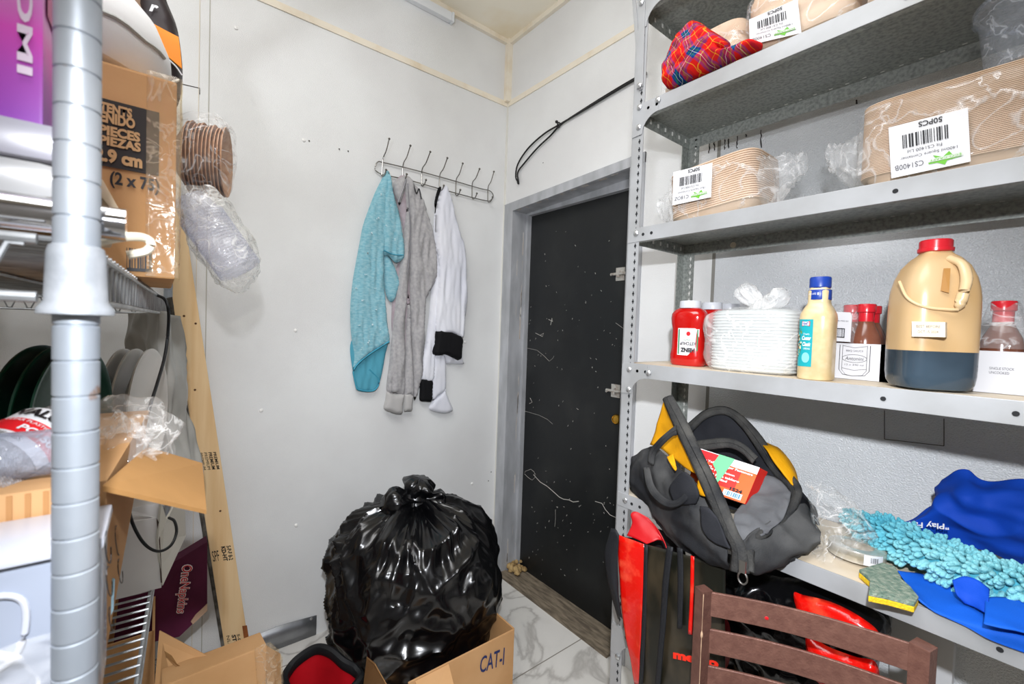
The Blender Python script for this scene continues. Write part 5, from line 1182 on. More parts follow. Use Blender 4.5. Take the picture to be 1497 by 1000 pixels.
for k in range(2):
    u0 = .10 + k * .45; m_ = MB(); P_ = lambda u, v: q(u, v) - Vector((0, .0008, 0))
    for (wx_, rr_) in ((.0, .0006), (.035, .0004)):
        m_.tube([P_(u0 + wx_, .95), P_(u0 + wx_, .25), P_(u0 + wx_ + .05, .12), P_(u0 + .17, .09), P_(u0 + .32 - wx_, .12), P_(u0 + .37 - wx_, .25), P_(u0 + .37 - wx_, .95)], rr_, 4)
    m_.tube([P_(u0 + .185 + .15 * math.cos(t), .58 + .11 * math.sin(t)) for t in [2 * PI * j / 20 for j in range(20)]], .0004, 4, closed=True)
    m_.tube([P_(u0 + .04, .93), P_(u0 + .185, .88), P_(u0 + .33, .93)], .0004, 4).tube([P_(u0 + .04, .3), P_(u0 + .185, .25), P_(u0 + .33, .3)], .0004, 4)
    m_.build('jar_drawing', INK, t1, world=True)
    text('Antonini', q, (u0 + .07, .53, u0 + .30, .63), INK, t1, off=.001, shear=.2); text('BBQ SAUCE', q, (u0 + .08, .76, u0 + .29, .82), greyt, t1, off=.001)
    text('12 x 340 ml', q, (u0 + .07, .38, u0 + .3, .43), greyt, t1, off=.001)
q2 = qmap(at(1208, 455, Y=1.236), at(1246, 457, Y=1.236), at(1243, 500, Y=1.236), at(1208, 498, Y=1.236))
cd1 = MB().hexa([q2(0, 0), q2(1, 0), q2(1, .9), q2(.93, 1), q2(0, 1)], (0, .003, 0)).build('card_divider', wcard, t1, world=True, smooth=False)
barcode(q2, (.05, .16, .72, .42), INK, t1, 5, 12); decals('barcode_frame', q2, ((.05, .42, .76, .45), (.05, .13, .76, .16), (.73, .13, .76, .45)), INK, t1); text('DISTRIBUTED BY', q2, (.2, .68, .9, .72), greyt, t1)
t2 = card_tray(-.256, -.122, 1.245, 1.385, .082, 'white card tray mostly hidden behind the big jug')
q = fq_(-.256, -.122, 1.2445); text('12', q, (.13, .45, .32, .68), INK, t2, bold=.06); text('340 ml', q, (.13, .36, .32, .41), INK, t2)
t3 = card_tray(-.116, -.042, 1.215, 1.385, .078, 'white card tray to the right of the big jug')
q = qmap((-.116, 1.2145, Z4 + .078), (-.042, 1.2145, Z4 + .078), (-.042, 1.2145, Z4), (-.116, 1.2145, Z4))
text('SINGLE STOCK', q, (.36, .56, .78, .62), greyt, t3); text('UNCOOKED', q, (.36, .46, .70, .52), greyt, t3)
t4 = card_tray(-.036, .06, 1.215, 1.385, .078, 'white card tray running out of the photo at the right edge')
spots = [(-.383, 1.28, 'red capped sauce bottle just left of the dressing bottle'), (-.325, 1.30, 'red capped sauce bottle behind the card with a barcode'), (-.298, 1.352, 'red capped sauce bottle at the back of the jar-drawing tray'), (-.288, 1.283, 'red capped sauce bottle at the right front of the jar-drawing tray'),
         (-.225, 1.30, 'red capped sauce bottle at the left, behind the jug'), (-.158, 1.30, 'red capped sauce bottle at the right, behind the jug'), (-.079, 1.262, 'red capped sauce bottle in the tray just right of the jug'), (0.0, 1.26, 'red capped sauce bottle at the right border of the photo')]
spots[3] = (-.2925, 1.277, spots[3][2])
for i, (x, y, lb) in enumerate(spots):
    o = sb if i == 0 else copy_tree(sb); o.location = (x, y, Z4 + .0015); o['label'] = lb; o['category'] = 'bottle'; o['group'] = 'red capped sauce bottles in white trays'
for t, (x0, x1, y0, y1) in ((t1, (-.352, -.264, 1.25, 1.383)), (t2, (-.254, -.124, 1.25, 1.383)), (t3, (-.114, -.044, 1.219, 1.383))):
    cx_, cy_ = (x0 + x1) / 2, (y0 + y1) / 2
    MB().lathe([(1, .083), (.98, .10), (.80, .14), (.62, .168), (.5, .176), (.02, .177)], (0, 0, 0), 40, None, (x1 - x0) / 2, (y1 - y0) / 2, 5, cap=False).build('shrink_wrap', shr, t)
    t.children[-1].location = (cx_ - t.location.x, cy_ - t.location.y, 0)
# big jug
jg = thing('jug', (-.166, 1.165, Z4), 'large plastic jug with red cap, dark liquid in its lower third', 'jug')
jup = mat('amber_plastic', 'c8ad86', .28, col2='c39a62', ns=4, nd=4, spec=.5, stretch=(1, 1, .8))
jlo = mat('dark_liquid', '202b35', .15, col2='3f4f5c', ns=4, spec=.6)
JS = .0585
jm = Matrix.Rotation(math.radians(34), 3, 'Z')
def jl(pr, nm, m): return MB().lathe(pr, (0, 0, 0), 72, jm, JS, JS, 3.4, cap=False).build(nm, m, jg)
jl([(.02, .004), (.70, .001), (.88, .004), (.97, .014), (1.0, .030), (1.01, .072), (1.01, .074)], 'liquid', jlo)
jl([(1.01, .074), (1.01, .14), (1.0, .175), (.97, .192), (.90, .212), (.76, .234), (.56, .250), (.42, .257), (.36, .262), (.355, .268)], 'jug_body', jup)
MB().lathe([(.0225, .262), (.0265, .264), (.0268, .270), (.0245, .271), (.0245, .284), (.0225, .286), (.001, .2862)], (0, 0, 0), 40).build('cap', redc, jg)
jh = mat('pale_amber_plastic', 'd2b68c', .25, spec=.5)
vd = Vector((-.166, 1.165, 0)).normalized(); rt = Vector((vd.y, -vd.x, 0))
def jp(a, b_, z): return rt * a - vd * b_ + Vector((0, 0, z))
MB().tube(cr([jp(.020, .030, .246), jp(.036, .044, .232), jp(.042, .055, .205), jp(.038, .060, .172), jp(.034, .058, .150)], 24), [.0085] * 22 + [.006, .003], 12, flat=.8).build('handle', jh, jg)
MB().tube(cr([jp(-.048, .050, .205), jp(-.034, .062, .172), jp(-.010, .068, .155), jp(.022, .065, .150), jp(.034, .060, .150)], 24), .0026, 8).build('recess_edge', jh, jg)
MB().hexa([jp(.012, .058, .225), jp(.021, .055, .225), jp(.021, .062, .180), jp(.010, .064, .184)], vd * .002).build('handle_gap', mat('deep_amber', 'a8793f', .4), jg, smooth=False)
q = qmap(at(1333, 470, Y=1.085), at(1382, 471, Y=1.083), at(1382, 493, Y=1.083), at(1333, 492, Y=1.085))
lb_ = MB().hexa([q(0, 0), q(1, 0), q(1, 1), q(0, 1)], (0, .018, 0)).build('label', mat('cream_sticker', 'ead9bd', .6), jg, world=True, smooth=False)
text('BEST BEFORE', q, (.14, .60, .86, .78), greyt, lb_, off=.0006); text('OCT 15 2024', q, (.18, .25, .80, .42), greyt, lb_, off=.0006)

# ---------------------------------------------------------------- fifth shelf: tool bag
Z5 = SHZ[5] + .001
canv = mat('dusty_black_canvas', '26272a', .85, col2='5c5c5b', ns=6, nd=7, lo=.4, hi=.75, bump=.35, bs=500, spec=.15)
canvd = mat('black_canvas', '222327', .85, col2='2f3034', ns=9, bump=.3, bs=500, spec=.15)
webb = mat('worn_webbing', '27282a', .75, col2='4b4a47', ns=16, nd=6, bump=.5, bs=260, spec=.2)
yel = mat('yellow_canvas', 'e5a413', .7, col2='d3910c', ns=8, bump=.2, bs=200, spec=.2)
tg = thing('tool_bag', (-.52, 1.2, Z5), 'open black and yellow canvas tool bag slumped over the shelf edge', 'tool bag')
def T(name, rows, m, nu=26, nv=26, amp=.006, s=(16, 16, 16), seed=0., thick=.004, closed=False): return sheet(name, [A3(r) for r in rows], m, tg, nu, nv, amp, s, seed, thick, closed=closed)
# inside back wall and lining
T('inner_back', [[(1003, 640, 1.24), (1030, 612, 1.29), (1060, 601, 1.31), (1100, 632, 1.31), (1135, 672, 1.29), (1163, 712, 1.24)], [(1008, 680, 1.22), (1035, 668, 1.25), (1065, 662, 1.27), (1100, 680, 1.27), (1130, 700, 1.25), (1160, 725, 1.22)], [(1020, 730, 1.16), (1045, 740, 1.18), (1070, 745, 1.18), (1095, 748, 1.18), (1125, 750, 1.17), (1150, 760, 1.15)]], canvd, amp=.008)
T('inner_front_lining', [[(1100, 700, 1.17), (1118, 692, 1.20), (1138, 700, 1.21), (1156, 722, 1.18)], [(1088, 728, 1.12), (1108, 722, 1.14), (1135, 728, 1.15), (1152, 742, 1.13)], [(1072, 760, 1.03), (1098, 755, 1.06), (1125, 755, 1.08), (1140, 765, 1.08)], [(1080, 800, .99), (1094, 795, 1.0), (1108, 785, 1.02), (1118, 778, 1.03)]], mat('grey_lining', '6f7072', .75, col2='57585b', ns=8, bump=.2, bs=100, spec=.2), amp=.010, s=(20, 20, 30), seed=4)
T('inner_front', [[(985, 600, 1.08), (1010, 650, 1.07), (1040, 700, 1.05), (1062, 750, 1.02)], [(1010, 650, 1.12), (1030, 690, 1.12), (1050, 725, 1.10), (1070, 760, 1.06)]], canvd, 12, 8, amp=.003)
# outside panels
T('side_panel', [[(924, 668, 1.13), (936, 660, 1.12), (950, 652, 1.10), (968, 660, 1.07), (990, 682, 1.04), (1018, 706, 1.01), (1040, 745, .985), (1062, 790, .965)], [(921, 690, 1.12), (936, 690, 1.09), (952, 688, 1.06), (972, 700, 1.03), (995, 722, 1.00), (1018, 748, .98), (1040, 778, .965), (1064, 808, .955)], [(923, 710, 1.12), (936, 722, 1.10), (952, 738, 1.07), (972, 758, 1.035), (990, 778, 1.01), (1010, 795, .985), (1035, 812, .97), (1066, 822, .96)], [(925, 716, 1.15), (938, 733, 1.13), (955, 752, 1.10), (972, 776, 1.07), (988, 796, 1.04), (1005, 808, 1.02), (1032, 820, 1.0), (1068, 829, .985)]], canv, 60, 50, amp=.012, s=(11, 11, 15), seed=2)
T('end_panel', [[(1086, 790, .97), (1105, 775, 1.02), (1128, 760, 1.08), (1152, 745, 1.14), (1175, 738, 1.20), (1192, 750, 1.23)], [(1088, 812, .965), (1108, 800, 1.00), (1132, 788, 1.05), (1158, 775, 1.10), (1182, 765, 1.15), (1199, 770, 1.19)], [(1088, 832, .98), (1108, 834, 1.0), (1132, 824, 1.03), (1158, 812, 1.07), (1182, 800, 1.11), (1198, 790, 1.14)], [(1092, 834, 1.02), (1110, 836, 1.05), (1135, 828, 1.08), (1160, 816, 1.12), (1182, 804, 1.16), (1197, 794, 1.19)]], canv, 50, 40, amp=.012, s=(11, 11, 18), seed=7)
T('back_panel', [[(1010, 640, 1.27), (1060, 600, 1.335), (1120, 650, 1.335), (1167, 712, 1.28), (1190, 742, 1.24)], [(1010, 700, 1.30), (1060, 700, 1.36), (1120, 715, 1.36), (1160, 745, 1.30), (1198, 768, 1.24)]], canvd, 20, 10, amp=.004)
def poly3(name, pts, m, ext=(0, .006, 0), parent=None): return MB().hexa(A3(pts), ext).build(name, m, parent or tg, world=True, smooth=False, bevel=.001)
T('yellow_panel', [[(972, 586, 1.085), (966, 604, 1.095), (958, 630, 1.10), (951, 650, 1.105)], [(977, 588, 1.08), (975, 610, 1.08), (970, 632, 1.085), (966, 656, 1.08)], [(983, 604, 1.06), (987, 628, 1.05), (985, 648, 1.055), (978, 664, 1.06)], [(992, 626, 1.05), (1002, 652, 1.03), (1006, 672, 1.025), (998, 682, 1.035)], [(1000, 645, 1.04), (1012, 672, 1.02), (1019, 690, 1.01), (1018, 693, 1.01)]], yel, 16, 20, amp=.004)
T('yellow_panel', [[(975, 668, 1.02), (984, 664, 1.02)], [(980, 678, 1.01), (989, 684, 1.01)], [(986, 686, 1.0), (988, 688, 1.0)]], yel, 6, 8, amp=.002)
T('yellow_panel', [[(1022, 700, .985), (1030, 704, .98)], [(1019, 716, .985), (1034, 722, .975)], [(1024, 724, .985), (1032, 726, .975)]], yel, 6, 8, amp=.002)
T('yellow_panel', [[(1112, 648, 1.30), (1122, 660, 1.26), (1138, 684, 1.24), (1160, 710, 1.22)], [(1118, 647, 1.32), (1134, 657, 1.29), (1152, 676, 1.28), (1166, 706, 1.25)], [(1122, 648, 1.36), (1140, 658, 1.35), (1158, 678, 1.34), (1168, 712, 1.30)]], yel, 20, 14, amp=.003)
# zip bands: front and back halves of the mouth
T('zip_band', [[(971, 582, 1.07), (982, 612, 1.045), (1006, 664, 1.01), (1028, 714, .975), (1052, 768, .955), (1070, 802, .945), (1068, 834, .94)], [(976, 578, 1.066), (993, 612, 1.035), (1021, 672, 1.0), (1044, 720, .966), (1066, 772, .945), (1080, 800, .935), (1082, 836, .93)], [(983, 580, 1.07), (1004, 618, 1.045), (1036, 682, 1.01), (1058, 728, .975), (1078, 778, .955), (1090, 800, .945), (1098, 838, .94)]], webb, 14, 60, amp=.0015, seed=1, thick=.005) if False else None
def band3(name, L_, R_, m, th=.006, n=60, bulge=.006):
    a = cr(A3(L_), n); b_ = cr(A3(R_), n); rows = []
    for i in range(n):
        d = (a[min(i + 1, n - 1)] - a[max(i - 1, 0)]).normalized(); w_ = (b_[i] - a[i]); nn_ = w_.cross(d).normalized()
        if nn_.dot(CAM - a[i]) < 0: nn_ = -nn_
        rows.append([a[i], a[i].lerp(b_[i], .2) + nn_ * bulge * .7, a[i].lerp(b_[i], .42) + nn_ * bulge, a[i].lerp(b_[i], .46) + nn_ * bulge * .3, a[i].lerp(b_[i], .54) + nn_ * bulge * .3, a[i].lerp(b_[i], .58) + nn_ * bulge, a[i].lerp(b_[i], .8) + nn_ * bulge * .7, b_[i]])
    mb = MB(); mb.grid(rows); return mb.build(name, m, tg, world=True, thick=th, angle=50)
band3('zip_band', [(970, 584, 1.07), (982, 614, 1.045), (1005, 664, 1.01), (1028, 714, .975), (1052, 768, .955), (1070, 802, .945), (1068, 834, .94)], [(983, 578, 1.07), (1005, 618, 1.045), (1036, 682, 1.01), (1059, 728, .975), (1079, 778, .955), (1090, 800, .945), (1096, 838, .94)], webb)
band3('zip_band', [(1004, 622, 1.25), (1030, 601, 1.29), (1057, 595, 1.31), (1082, 606, 1.31), (1110, 634, 1.30), (1140, 676, 1.28), (1166, 704, 1.24), (1172, 724, 1.20), (1158, 752, 1.14), (1128, 780, 1.06), (1104, 800, 1.0), (1102, 838, .94)], [(1010, 634, 1.24), (1032, 612, 1.28), (1058, 606, 1.30), (1078, 618, 1.30), (1100, 646, 1.29), (1128, 690, 1.27), (1150, 712, 1.23), (1157, 728, 1.19), (1145, 748, 1.13), (1114, 772, 1.05), (1090, 795, .99), (1086, 838, .94)], webb)
band3('handle_strap', [(948, 676, 1.05), (950, 660, 1.045), (962, 644, 1.03), (978, 630, 1.02), (988, 622, 1.02)], [(956, 680, 1.05), (959, 664, 1.045), (970, 650, 1.03), (983, 638, 1.02), (990, 636, 1.02)], canv, .004, 24, .002)
band3('handle_strap', [(941, 684, 1.045), (946, 712, 1.02), (960, 732, 1.0), (980, 742, .985), (1000, 735, .975), (1012, 718, .98), (1015, 700, .99)], [(950, 684, 1.045), (956, 708, 1.02), (968, 724, 1.0), (983, 732, .985), (996, 727, .975), (1004, 714, .98), (1006, 700, .99)], canv, .004, 40, .002)
band3('inner_strap', [(1018, 645, 1.20), (1040, 642, 1.20), (1066, 641, 1.21), (1088, 650, 1.21), (1108, 668, 1.20)], [(1022, 660, 1.19), (1042, 657, 1.19), (1066, 655, 1.20), (1084, 662, 1.20), (1100, 678, 1.19)], webb, .004, 24, .002)
T('front_pocket', [[(985, 702, .985), (1000, 690, .985), (1014, 700, .98)], [(978, 716, .99), (1000, 720, .975), (1022, 722, .97)], [(985, 732, .985), (1000, 738, .98), (1018, 736, .975)]], canvd, 12, 12, amp=.003)
T('fold_pocket', [[(1024, 740, .955), (1036, 742, .95), (1048, 756, .945)], [(1026, 770, .95), (1042, 778, .945), (1062, 790, .94)], [(1036, 786, .95), (1050, 796, .945), (1068, 802, .94)]], canvd, 12, 12, amp=.004)
mb = MB(); c = at(1086, 838, Y=.925)
mb.tube([c + Vector((.009 * math.cos(t), 0, .012 * math.sin(t) - .010)) for t in [2 * PI * j / 16 for j in range(16)]], .0018, 6, closed=True); mb.box(c + Vector((0, -.002, .014)), (.012, .006, .024)); mb.build('zip_pull', mat('dull_steel', '8e8b86', .35, .9), tg, world=True)
# orange fastener box in the bag
fb_ = thing('fastener_box', at(1070, 715, Y=1.12), 'orange and white box of fasteners with barcode, lying in the open tool bag', 'box')
oc = mat('orange_carton', 'f2601c', .4)
FB = A3([(1024, 656, 1.155), (1111, 684, 1.165), (1089, 737, 1.095), (1004, 708, 1.085)])
MB().hexa(FB, (.006, .032, -.014)).build('carton_body', mat('red_carton_side', 'c92016', .4), fb_, world=True, smooth=False)
q = qmap(*FB)
fc_ = decal('front_face', q, (0, 0, 1, 1), oc, fb_, off=.0010)
pts_ = A3([(1024, 656, 1.155), (1111, 684, 1.165)])
decal('white_band', q, (0, .80, 1, 1), mat('white_carton_ink', 'e9e5e6', .4), fc_, off=.0014)
decal('red_band', q, (0, .72, .36, .98), REDINK, fc_, off=.0018)
text('New Yellow Hanger Fasteners', q, (.04, .70, .95, .78), WHITE, fc_, bold=.03, off=.0024, cuts=1); text('Fasteners', q, (.06, .60, .30, .67), WHITE, fc_, bold=.02, off=.0024)
text('Fixations pour cloison', q, (.10, .54, .70, .61), WHITE, fc_, bold=.03, off=.0024, cuts=1); text('Fijacion para tablero', q, (.14, .42, .80, .50), WHITE, fc_, bold=.03, off=.0024, cuts=1); text('de seguridad', q, (.18, .33, .62, .41), WHITE, fc_, bold=.03, off=.0024)
decal('green_pennant', q, (.30, .22, .62, 1.0), mat('mint_print', '6fc78f', .4), fc_, off=.0032, poly=[(.15, 1), (.95, 1), (.72, .35), (.55, 0), (.35, .4), (.0, .62)])
text('1524', q, (.70, .20, .90, .29), INK, fc_, bold=.05, off=.0024); decals('barcode_panel', q, ((.62, .04, .92, .19),), mat('pale_barcode', 'cfe0ea', .5), fc_, off=.002); barcode(q, (.66, .06, .90, .17), mat('barcode_blue', '5a8aa8', .5), fc_, 3, 12, off=.0028)
decal('red_mark', q, (.50, .05, .60, .15), REDINK, fc_, off=.002, poly=[(.5 + .5 * math.cos(t), .5 + .5 * math.sin(t)) for t in [2 * PI * j / 12 for j in range(12)]])

# ---------------------------------------------------------------- fifth shelf: tape, sponge, mop, blue cloth
tp = thing('tape_roll', at(1250, 818, Z=Z5 + .01), 'roll of silver tape lying flat inside a crumpled clear wrapper', 'tape')
silver = mat('silver_tape', 'e2dfd8', .2, .45, col2='b0a894', ns=9, stretch=(1, 1, 6))
tcn = at(1252, 806, Z=Z5 + .014); Rt = Matrix.Rotation(math.radians(-6), 3, 'X')
MB().lathe([(.030, -.012), (.0515, -.012), (.052, -.011), (.052, .011), (.0515, .012), (.030, .012), (.030, -.012)], (0, 0, 0), 56, cap=False).build('roll', silver, tp)
tp.location = tcn + Vector((0, 0, .002)); tp.rotation_euler = (math.radians(-4), 0, 0)
va_ = math.atan2(-tcn.y, -tcn.x)
tsf = lambda u, v: tcn + Vector((0, 0, .002)) + Matrix.Rotation(math.radians(-4), 3, 'X') @ Vector((.0524 * math.cos(va_ + .25 + u * .75), .0524 * math.sin(va_ + .25 + u * .75), -.011 + .022 * v))
lb_ = decal('label', tsf, (0, 0, 1, 1), mat('sticker_white', 'dfe2e8', .4), tp, off=.0006, nu=10); barcode(tsf, (.3, .3, .7, .8), INK, lb_, 4, 9, off=.0012)
crf = film('crumpled_wrapper', (1, 1, 1), .07, .38, 15, .08, .8, (.9, .89, .86))
rows = [[(1180, 707, 1.24), (1195, 704, 1.23), (1212, 709, 1.24), (1222, 718, 1.27), (1205, 716, 1.29), (1188, 712, 1.28)],
        [(1182, 728, 1.20), (1205, 728, 1.16), (1235, 735, 1.18), (1252, 745, 1.24), (1225, 735, 1.29), (1195, 728, 1.27)],
        [(1190, 762, 1.18), (1215, 770, 1.11), (1252, 775, 1.12), (1278, 778, 1.20), (1250, 762, 1.27), (1212, 758, 1.25)],
        [(1194, 786, 1.17), (1216, 792, 1.11), (1248, 790, 1.12), (1276, 788, 1.18), (1255, 778, 1.24), (1220, 776, 1.23)],
        [(1188, 812, 1.15), (1206, 822, 1.10), (1222, 820, 1.10), (1232, 806, 1.16), (1224, 798, 1.20), (1205, 798, 1.20)]]
sheet('wrapper', [A3(r) for r in rows], crf, tp, 70, 60, amp=.012, s=(17, 17, 17), seed=5, thick=0, closed=True)
sg = thing('sponge', at(1300, 862, Z=Z5 + .02), 'worn green and yellow scouring sponge on the shelf edge', 'sponge')
zs = Z5 + .019
sp_ = [(1256, 832), (1272, 846), (1270, 866), (1300, 872), (1337, 882), (1343, 872), (1330, 856), (1318, 846), (1309, 828), (1290, 822)]
tpz = [at(a, b_, Z=zs) for a, b_ in sp_]
MB().hexa(tpz, (0, 0, -.007)).build('scouring_pad', mat('green_scourer', '5f7a6c', .95, col2='9aa392', ns=90, nd=6, bump=1.0, bs=300), sg, world=True, smooth=False, bevel=.002)
MB().hexa([p + Vector((0, -.0008, -.007)) for p in tpz], (0, 0, -.010)).build('foam', mat('yellow_foam_sponge', 'e8c022', .9, bump=.8, bs=250), sg, world=True, smooth=False, bevel=.002)
mo = thing('mop_head', at(1350, 815, Z=Z5 + .03), 'turquoise chenille duster head with fat soft fingers on the fifth shelf', 'duster')
chen = mat('turquoise_chenille', '58b2c6', .95, col2='8ccbd2', ns=8, nd=3, bump=.6, bs=500, spec=.1)
ax_ = cr([at(a, b_, Z=Z5 + .040) for a, b_ in ((1240, 752), (1270, 772), (1310, 790), (1355, 812), (1400, 832), (1450, 852), (1520, 874))], 60)
rad = [.012 + .026 * min(1, i / 22) for i in range(60)]
MB().tube(ax_, rad, 16, flat=.8).build('core', mat('turquoise_backing', '49a3b8', .95), mo, world=True)
rnd = random.Random(21); m_ = MB()
for k in range(900):
    i = rnd.randint(1, 58); d = (ax_[min(i + 1, 59)] - ax_[i - 1]).normalized(); u, v = frame_of(d)
    t = rnd.uniform(-.45, PI + .45); n = u * math.cos(t) + v * math.sin(t)
    if n.z < -.55: continue
    p = ax_[i] + n * rad[i] * .85 + d * rnd.uniform(-.003, .003)
    L_ = rnd.uniform(.018, .028) * (0.6 if i < 10 else 1); dr_ = (n * .85 + Vector((-.35, -.75, -.25)) * .75 + Vector((rnd.uniform(-.3, .3), rnd.uniform(-.3, .3), rnd.uniform(-.2, .2)))).normalized()
    q0 = p; q1 = p + dr_ * L_ + Vector((0, 0, -.003)); r_ = rnd.uniform(.0042, .0056)
    if q1.z < Z5 + .006: q1.z = Z5 + .006
    m_.tube([q0, q0.lerp(q1, .25), q0.lerp(q1, .75), q1, q1 + (q1 - q0).normalized() * .003], [r_ * .7, r_, r_ * 1.05, r_ * .85, r_ * .3], 7)
o = m_.build('chenille_fingers', chen, mo, world=True); o['kind'] = 'stuff'
blue = mat('royal_blue_cloth', '0b3fa8', .7, col2='0d49bd', ns=3, bump=.15, bs=600, spec=.25); blue2 = mat('bright_blue_cloth', '1058c4', .7, bump=.15, bs=600, spec=.25)
bc = thing('blue_bag', at(1420, 760, Y=1.3), 'royal blue fabric bag with small white lettering, heaped on the fifth shelf', 'bag')
sheet('upper_heap', [A3(r) for r in ([(1310, 772, 1.36), (1342, 745, 1.38), (1366, 722, 1.40), (1390, 694, 1.40), (1412, 687, 1.40), (1440, 699, 1.40), (1497, 704, 1.40), (1560, 712, 1.40)], [(1308, 780, 1.33), (1335, 762, 1.34), (1362, 748, 1.34), (1390, 735, 1.34), (1412, 732, 1.33), (1445, 738, 1.34), (1497, 750, 1.33), (1560, 765, 1.33)], [(1312, 780, 1.37), (1340, 778, 1.36), (1365, 775, 1.35), (1392, 775, 1.35), (1420, 780, 1.35), (1450, 790, 1.35), (1492, 802, 1.35), (1560, 820, 1.35)], [(1316, 786, 1.39), (1345, 785, 1.385), (1375, 788, 1.375), (1400, 795, 1.37), (1430, 802, 1.37), (1455, 812, 1.37), (1490, 832, 1.37), (1560, 850, 1.37)])], blue, bc, 110, 80, amp=.015, s=(9, 12, 16), seed=3, thick=.002)
sheet('lower_spread', [[at(a, b_, Z=Z5 + z) for a, b_, z in r] for r in ([(1312, 836, .012), (1345, 838, .014), (1380, 850, .018), (1430, 862, .02), (1490, 870, .02), (1560, 880, .02)], [(1324, 852, .008), (1350, 862, .012), (1390, 878, .014), (1435, 892, .016), (1492, 905, .018), (1560, 920, .018)])] + [A3([(1336, 868, 1.098), (1362, 888, 1.096), (1402, 904, 1.096), (1442, 916, 1.095), (1495, 930, 1.095), (1560, 950, 1.095)]), A3([(1345, 880, 1.092), (1370, 897, 1.090), (1408, 914, 1.090), (1445, 934, 1.089), (1497, 955, 1.089), (1560, 978, 1.089)])], blue2, bc, 60, 40, amp=.004, s=(10, 14, 14), seed=6, thick=.002)
sheet('turned_fold', [[at(a, b_, Z=Z5 + z) for a, b_, z in r] for r in ([(1392, 848, .05), (1410, 842, .06), (1430, 848, .06), (1446, 862, .05)], [(1398, 868, .035), (1415, 866, .04), (1432, 872, .04), (1446, 880, .04)], [(1410, 882, .022), (1425, 888, .024), (1438, 895, .026), (1448, 900, .026)])], blue, bc, 20, 16, amp=.004, seed=2)
sheet('top_layer', [[at(a, b_, Z=Z5 + z) for a, b_, z in r] for r in ([(1440, 874, .040), (1470, 874, .042), (1560, 885, .042)], [(1440, 892, .036), (1480, 898, .038), (1560, 912, .038)], [(1438, 912, .028), (1480, 922, .03), (1560, 938, .03)])], blue2, bc, 20, 16, amp=.003, seed=4)
q = qmap(at(1338, 760, Y=1.325), at(1388, 763, Y=1.32), at(1388, 774, Y=1.32), at(1338, 771, Y=1.325), flip=True)
text('"Play Fair', q, (0, 0, 1.25, 1), WHITE, bc, off=.004, bold=.02)
wb_ = MB().hexa([at(a, b_, Z=Z5 + .062) for a, b_ in ((1392, 797), (1420, 800), (1474, 822), (1478, 836), (1450, 832), (1400, 812))], (0, 0, -.03)).build('wooden_block', mat('copper_brown_wood', '8a4a26', .35, col2='6b3518', ns=5, stretch=(2, 6, 2)), bevel=.003); tag(wb_, 'reddish brown wrapped block between the duster and the blue bag', 'block')

# ================================================================== BELOW THE FIFTH SHELF
Z6 = SHZ[6] + .001
mg = thing('shopping_bag', (-.6, 1.12, Z6), 'red and dark printed shopping bag marked metro, standing under the tool bag', 'bag')
gred = mat('glossy_red_print', 'd8120a', .22, col2='f25a3c', ns=22, nd=4, lo=.52, hi=.8, spec=.6, bump=.25, bs=70)  # paler noise spots paint water drops and their small highlights into the red
phot = mat('dark_leaf_print', '14150f', .35, col2='4a4030', ns=9, nd=8, lo=.45, hi=.85, stretch=(1.5, 1, .8), spec=.5, bump=.1, bs=20)
strap = mat('black_webbing', '14161b', .6, bump=.4, bs=400)
YM = 1.0
def M3(name, rows, m, nu=14, nv=24, amp=.002, thick=.002, seed=0.): return sheet(name, [A3(r) for r in rows], m, mg, nu, nv, amp, (14, 14, 9), seed, thick)
M3('side_gusset', [[(904, 782, 1.0), (924, 789, 1.005), (943, 796, 1.01)], [(905, 840, 1.0), (924, 842, 1.003), (941, 845, 1.005)], [(911, 906, 1.01), (926, 910, 1.008), (938, 920, 1.005)], [(920, 956, 1.02), (929, 958, 1.015), (936, 960, 1.01)], [(928, 1000, 1.03), (932, 1000, 1.02), (936, 1000, 1.015)]], gred, amp=.004)
M3('front_panel', [[(943, 796, 1.01), (970, 803, 1.005), (1010, 814, 1.0), (1060, 830, 1.0)], [(941, 860, 1.005), (968, 864, .995), (1008, 870, .99), (1060, 885, .99)], [(938, 930, 1.005), (968, 934, .995), (1008, 942, .99), (1060, 955, .99)], [(936, 1040, 1.01), (966, 1045, 1.0), (1005, 1050, 1.0), (1060, 1060, 1.0)]], phot, 30, 30, amp=.004, seed=3)
M3('seam_binding', [[(942, 795, 1.003), (947, 797, 1.003)], [(939, 900, 1.0), (945, 900, 1.0)], [(934, 1000, 1.003), (940, 1000, 1.003)]], strap, 4, 16, amp=0)
M3('strap', [[(975, 798, .985), (984, 800, .985)], [(968, 860, .984), (977, 862, .984)], [(964, 925, .984), (972, 926, .984)], [(957, 1005, .99), (965, 1005, .99)]], strap, 4, 24, amp=.0015)
M3('strap', [[(990, 800, .984), (998, 803, .984)], [(991, 860, .982), (999, 862, .982)], [(990, 918, .982), (997, 919, .982)]], strap, 4, 20, amp=.0015, seed=3)
M3('red_trim', [[(1010, 812, .982), (1015, 814, .982)], [(1009, 870, .979), (1014, 872, .979)], [(1006, 927, .979), (1012, 928, .979)]], gred, 4, 16, amp=0)
M3('handle_loop', [[(893, 772, .99), (900, 774, .985), (905, 782, .985)], [(884, 810, .985), (893, 815, .98), (903, 820, .985)], [(888, 845, .985), (896, 850, .98), (904, 850, .99)], [(896, 878, .99), (901, 872, .985), (905, 876, .99)], [(904, 905, .995), (907, 902, .99), (910, 905, .995)]], strap, 8, 24, amp=.002)
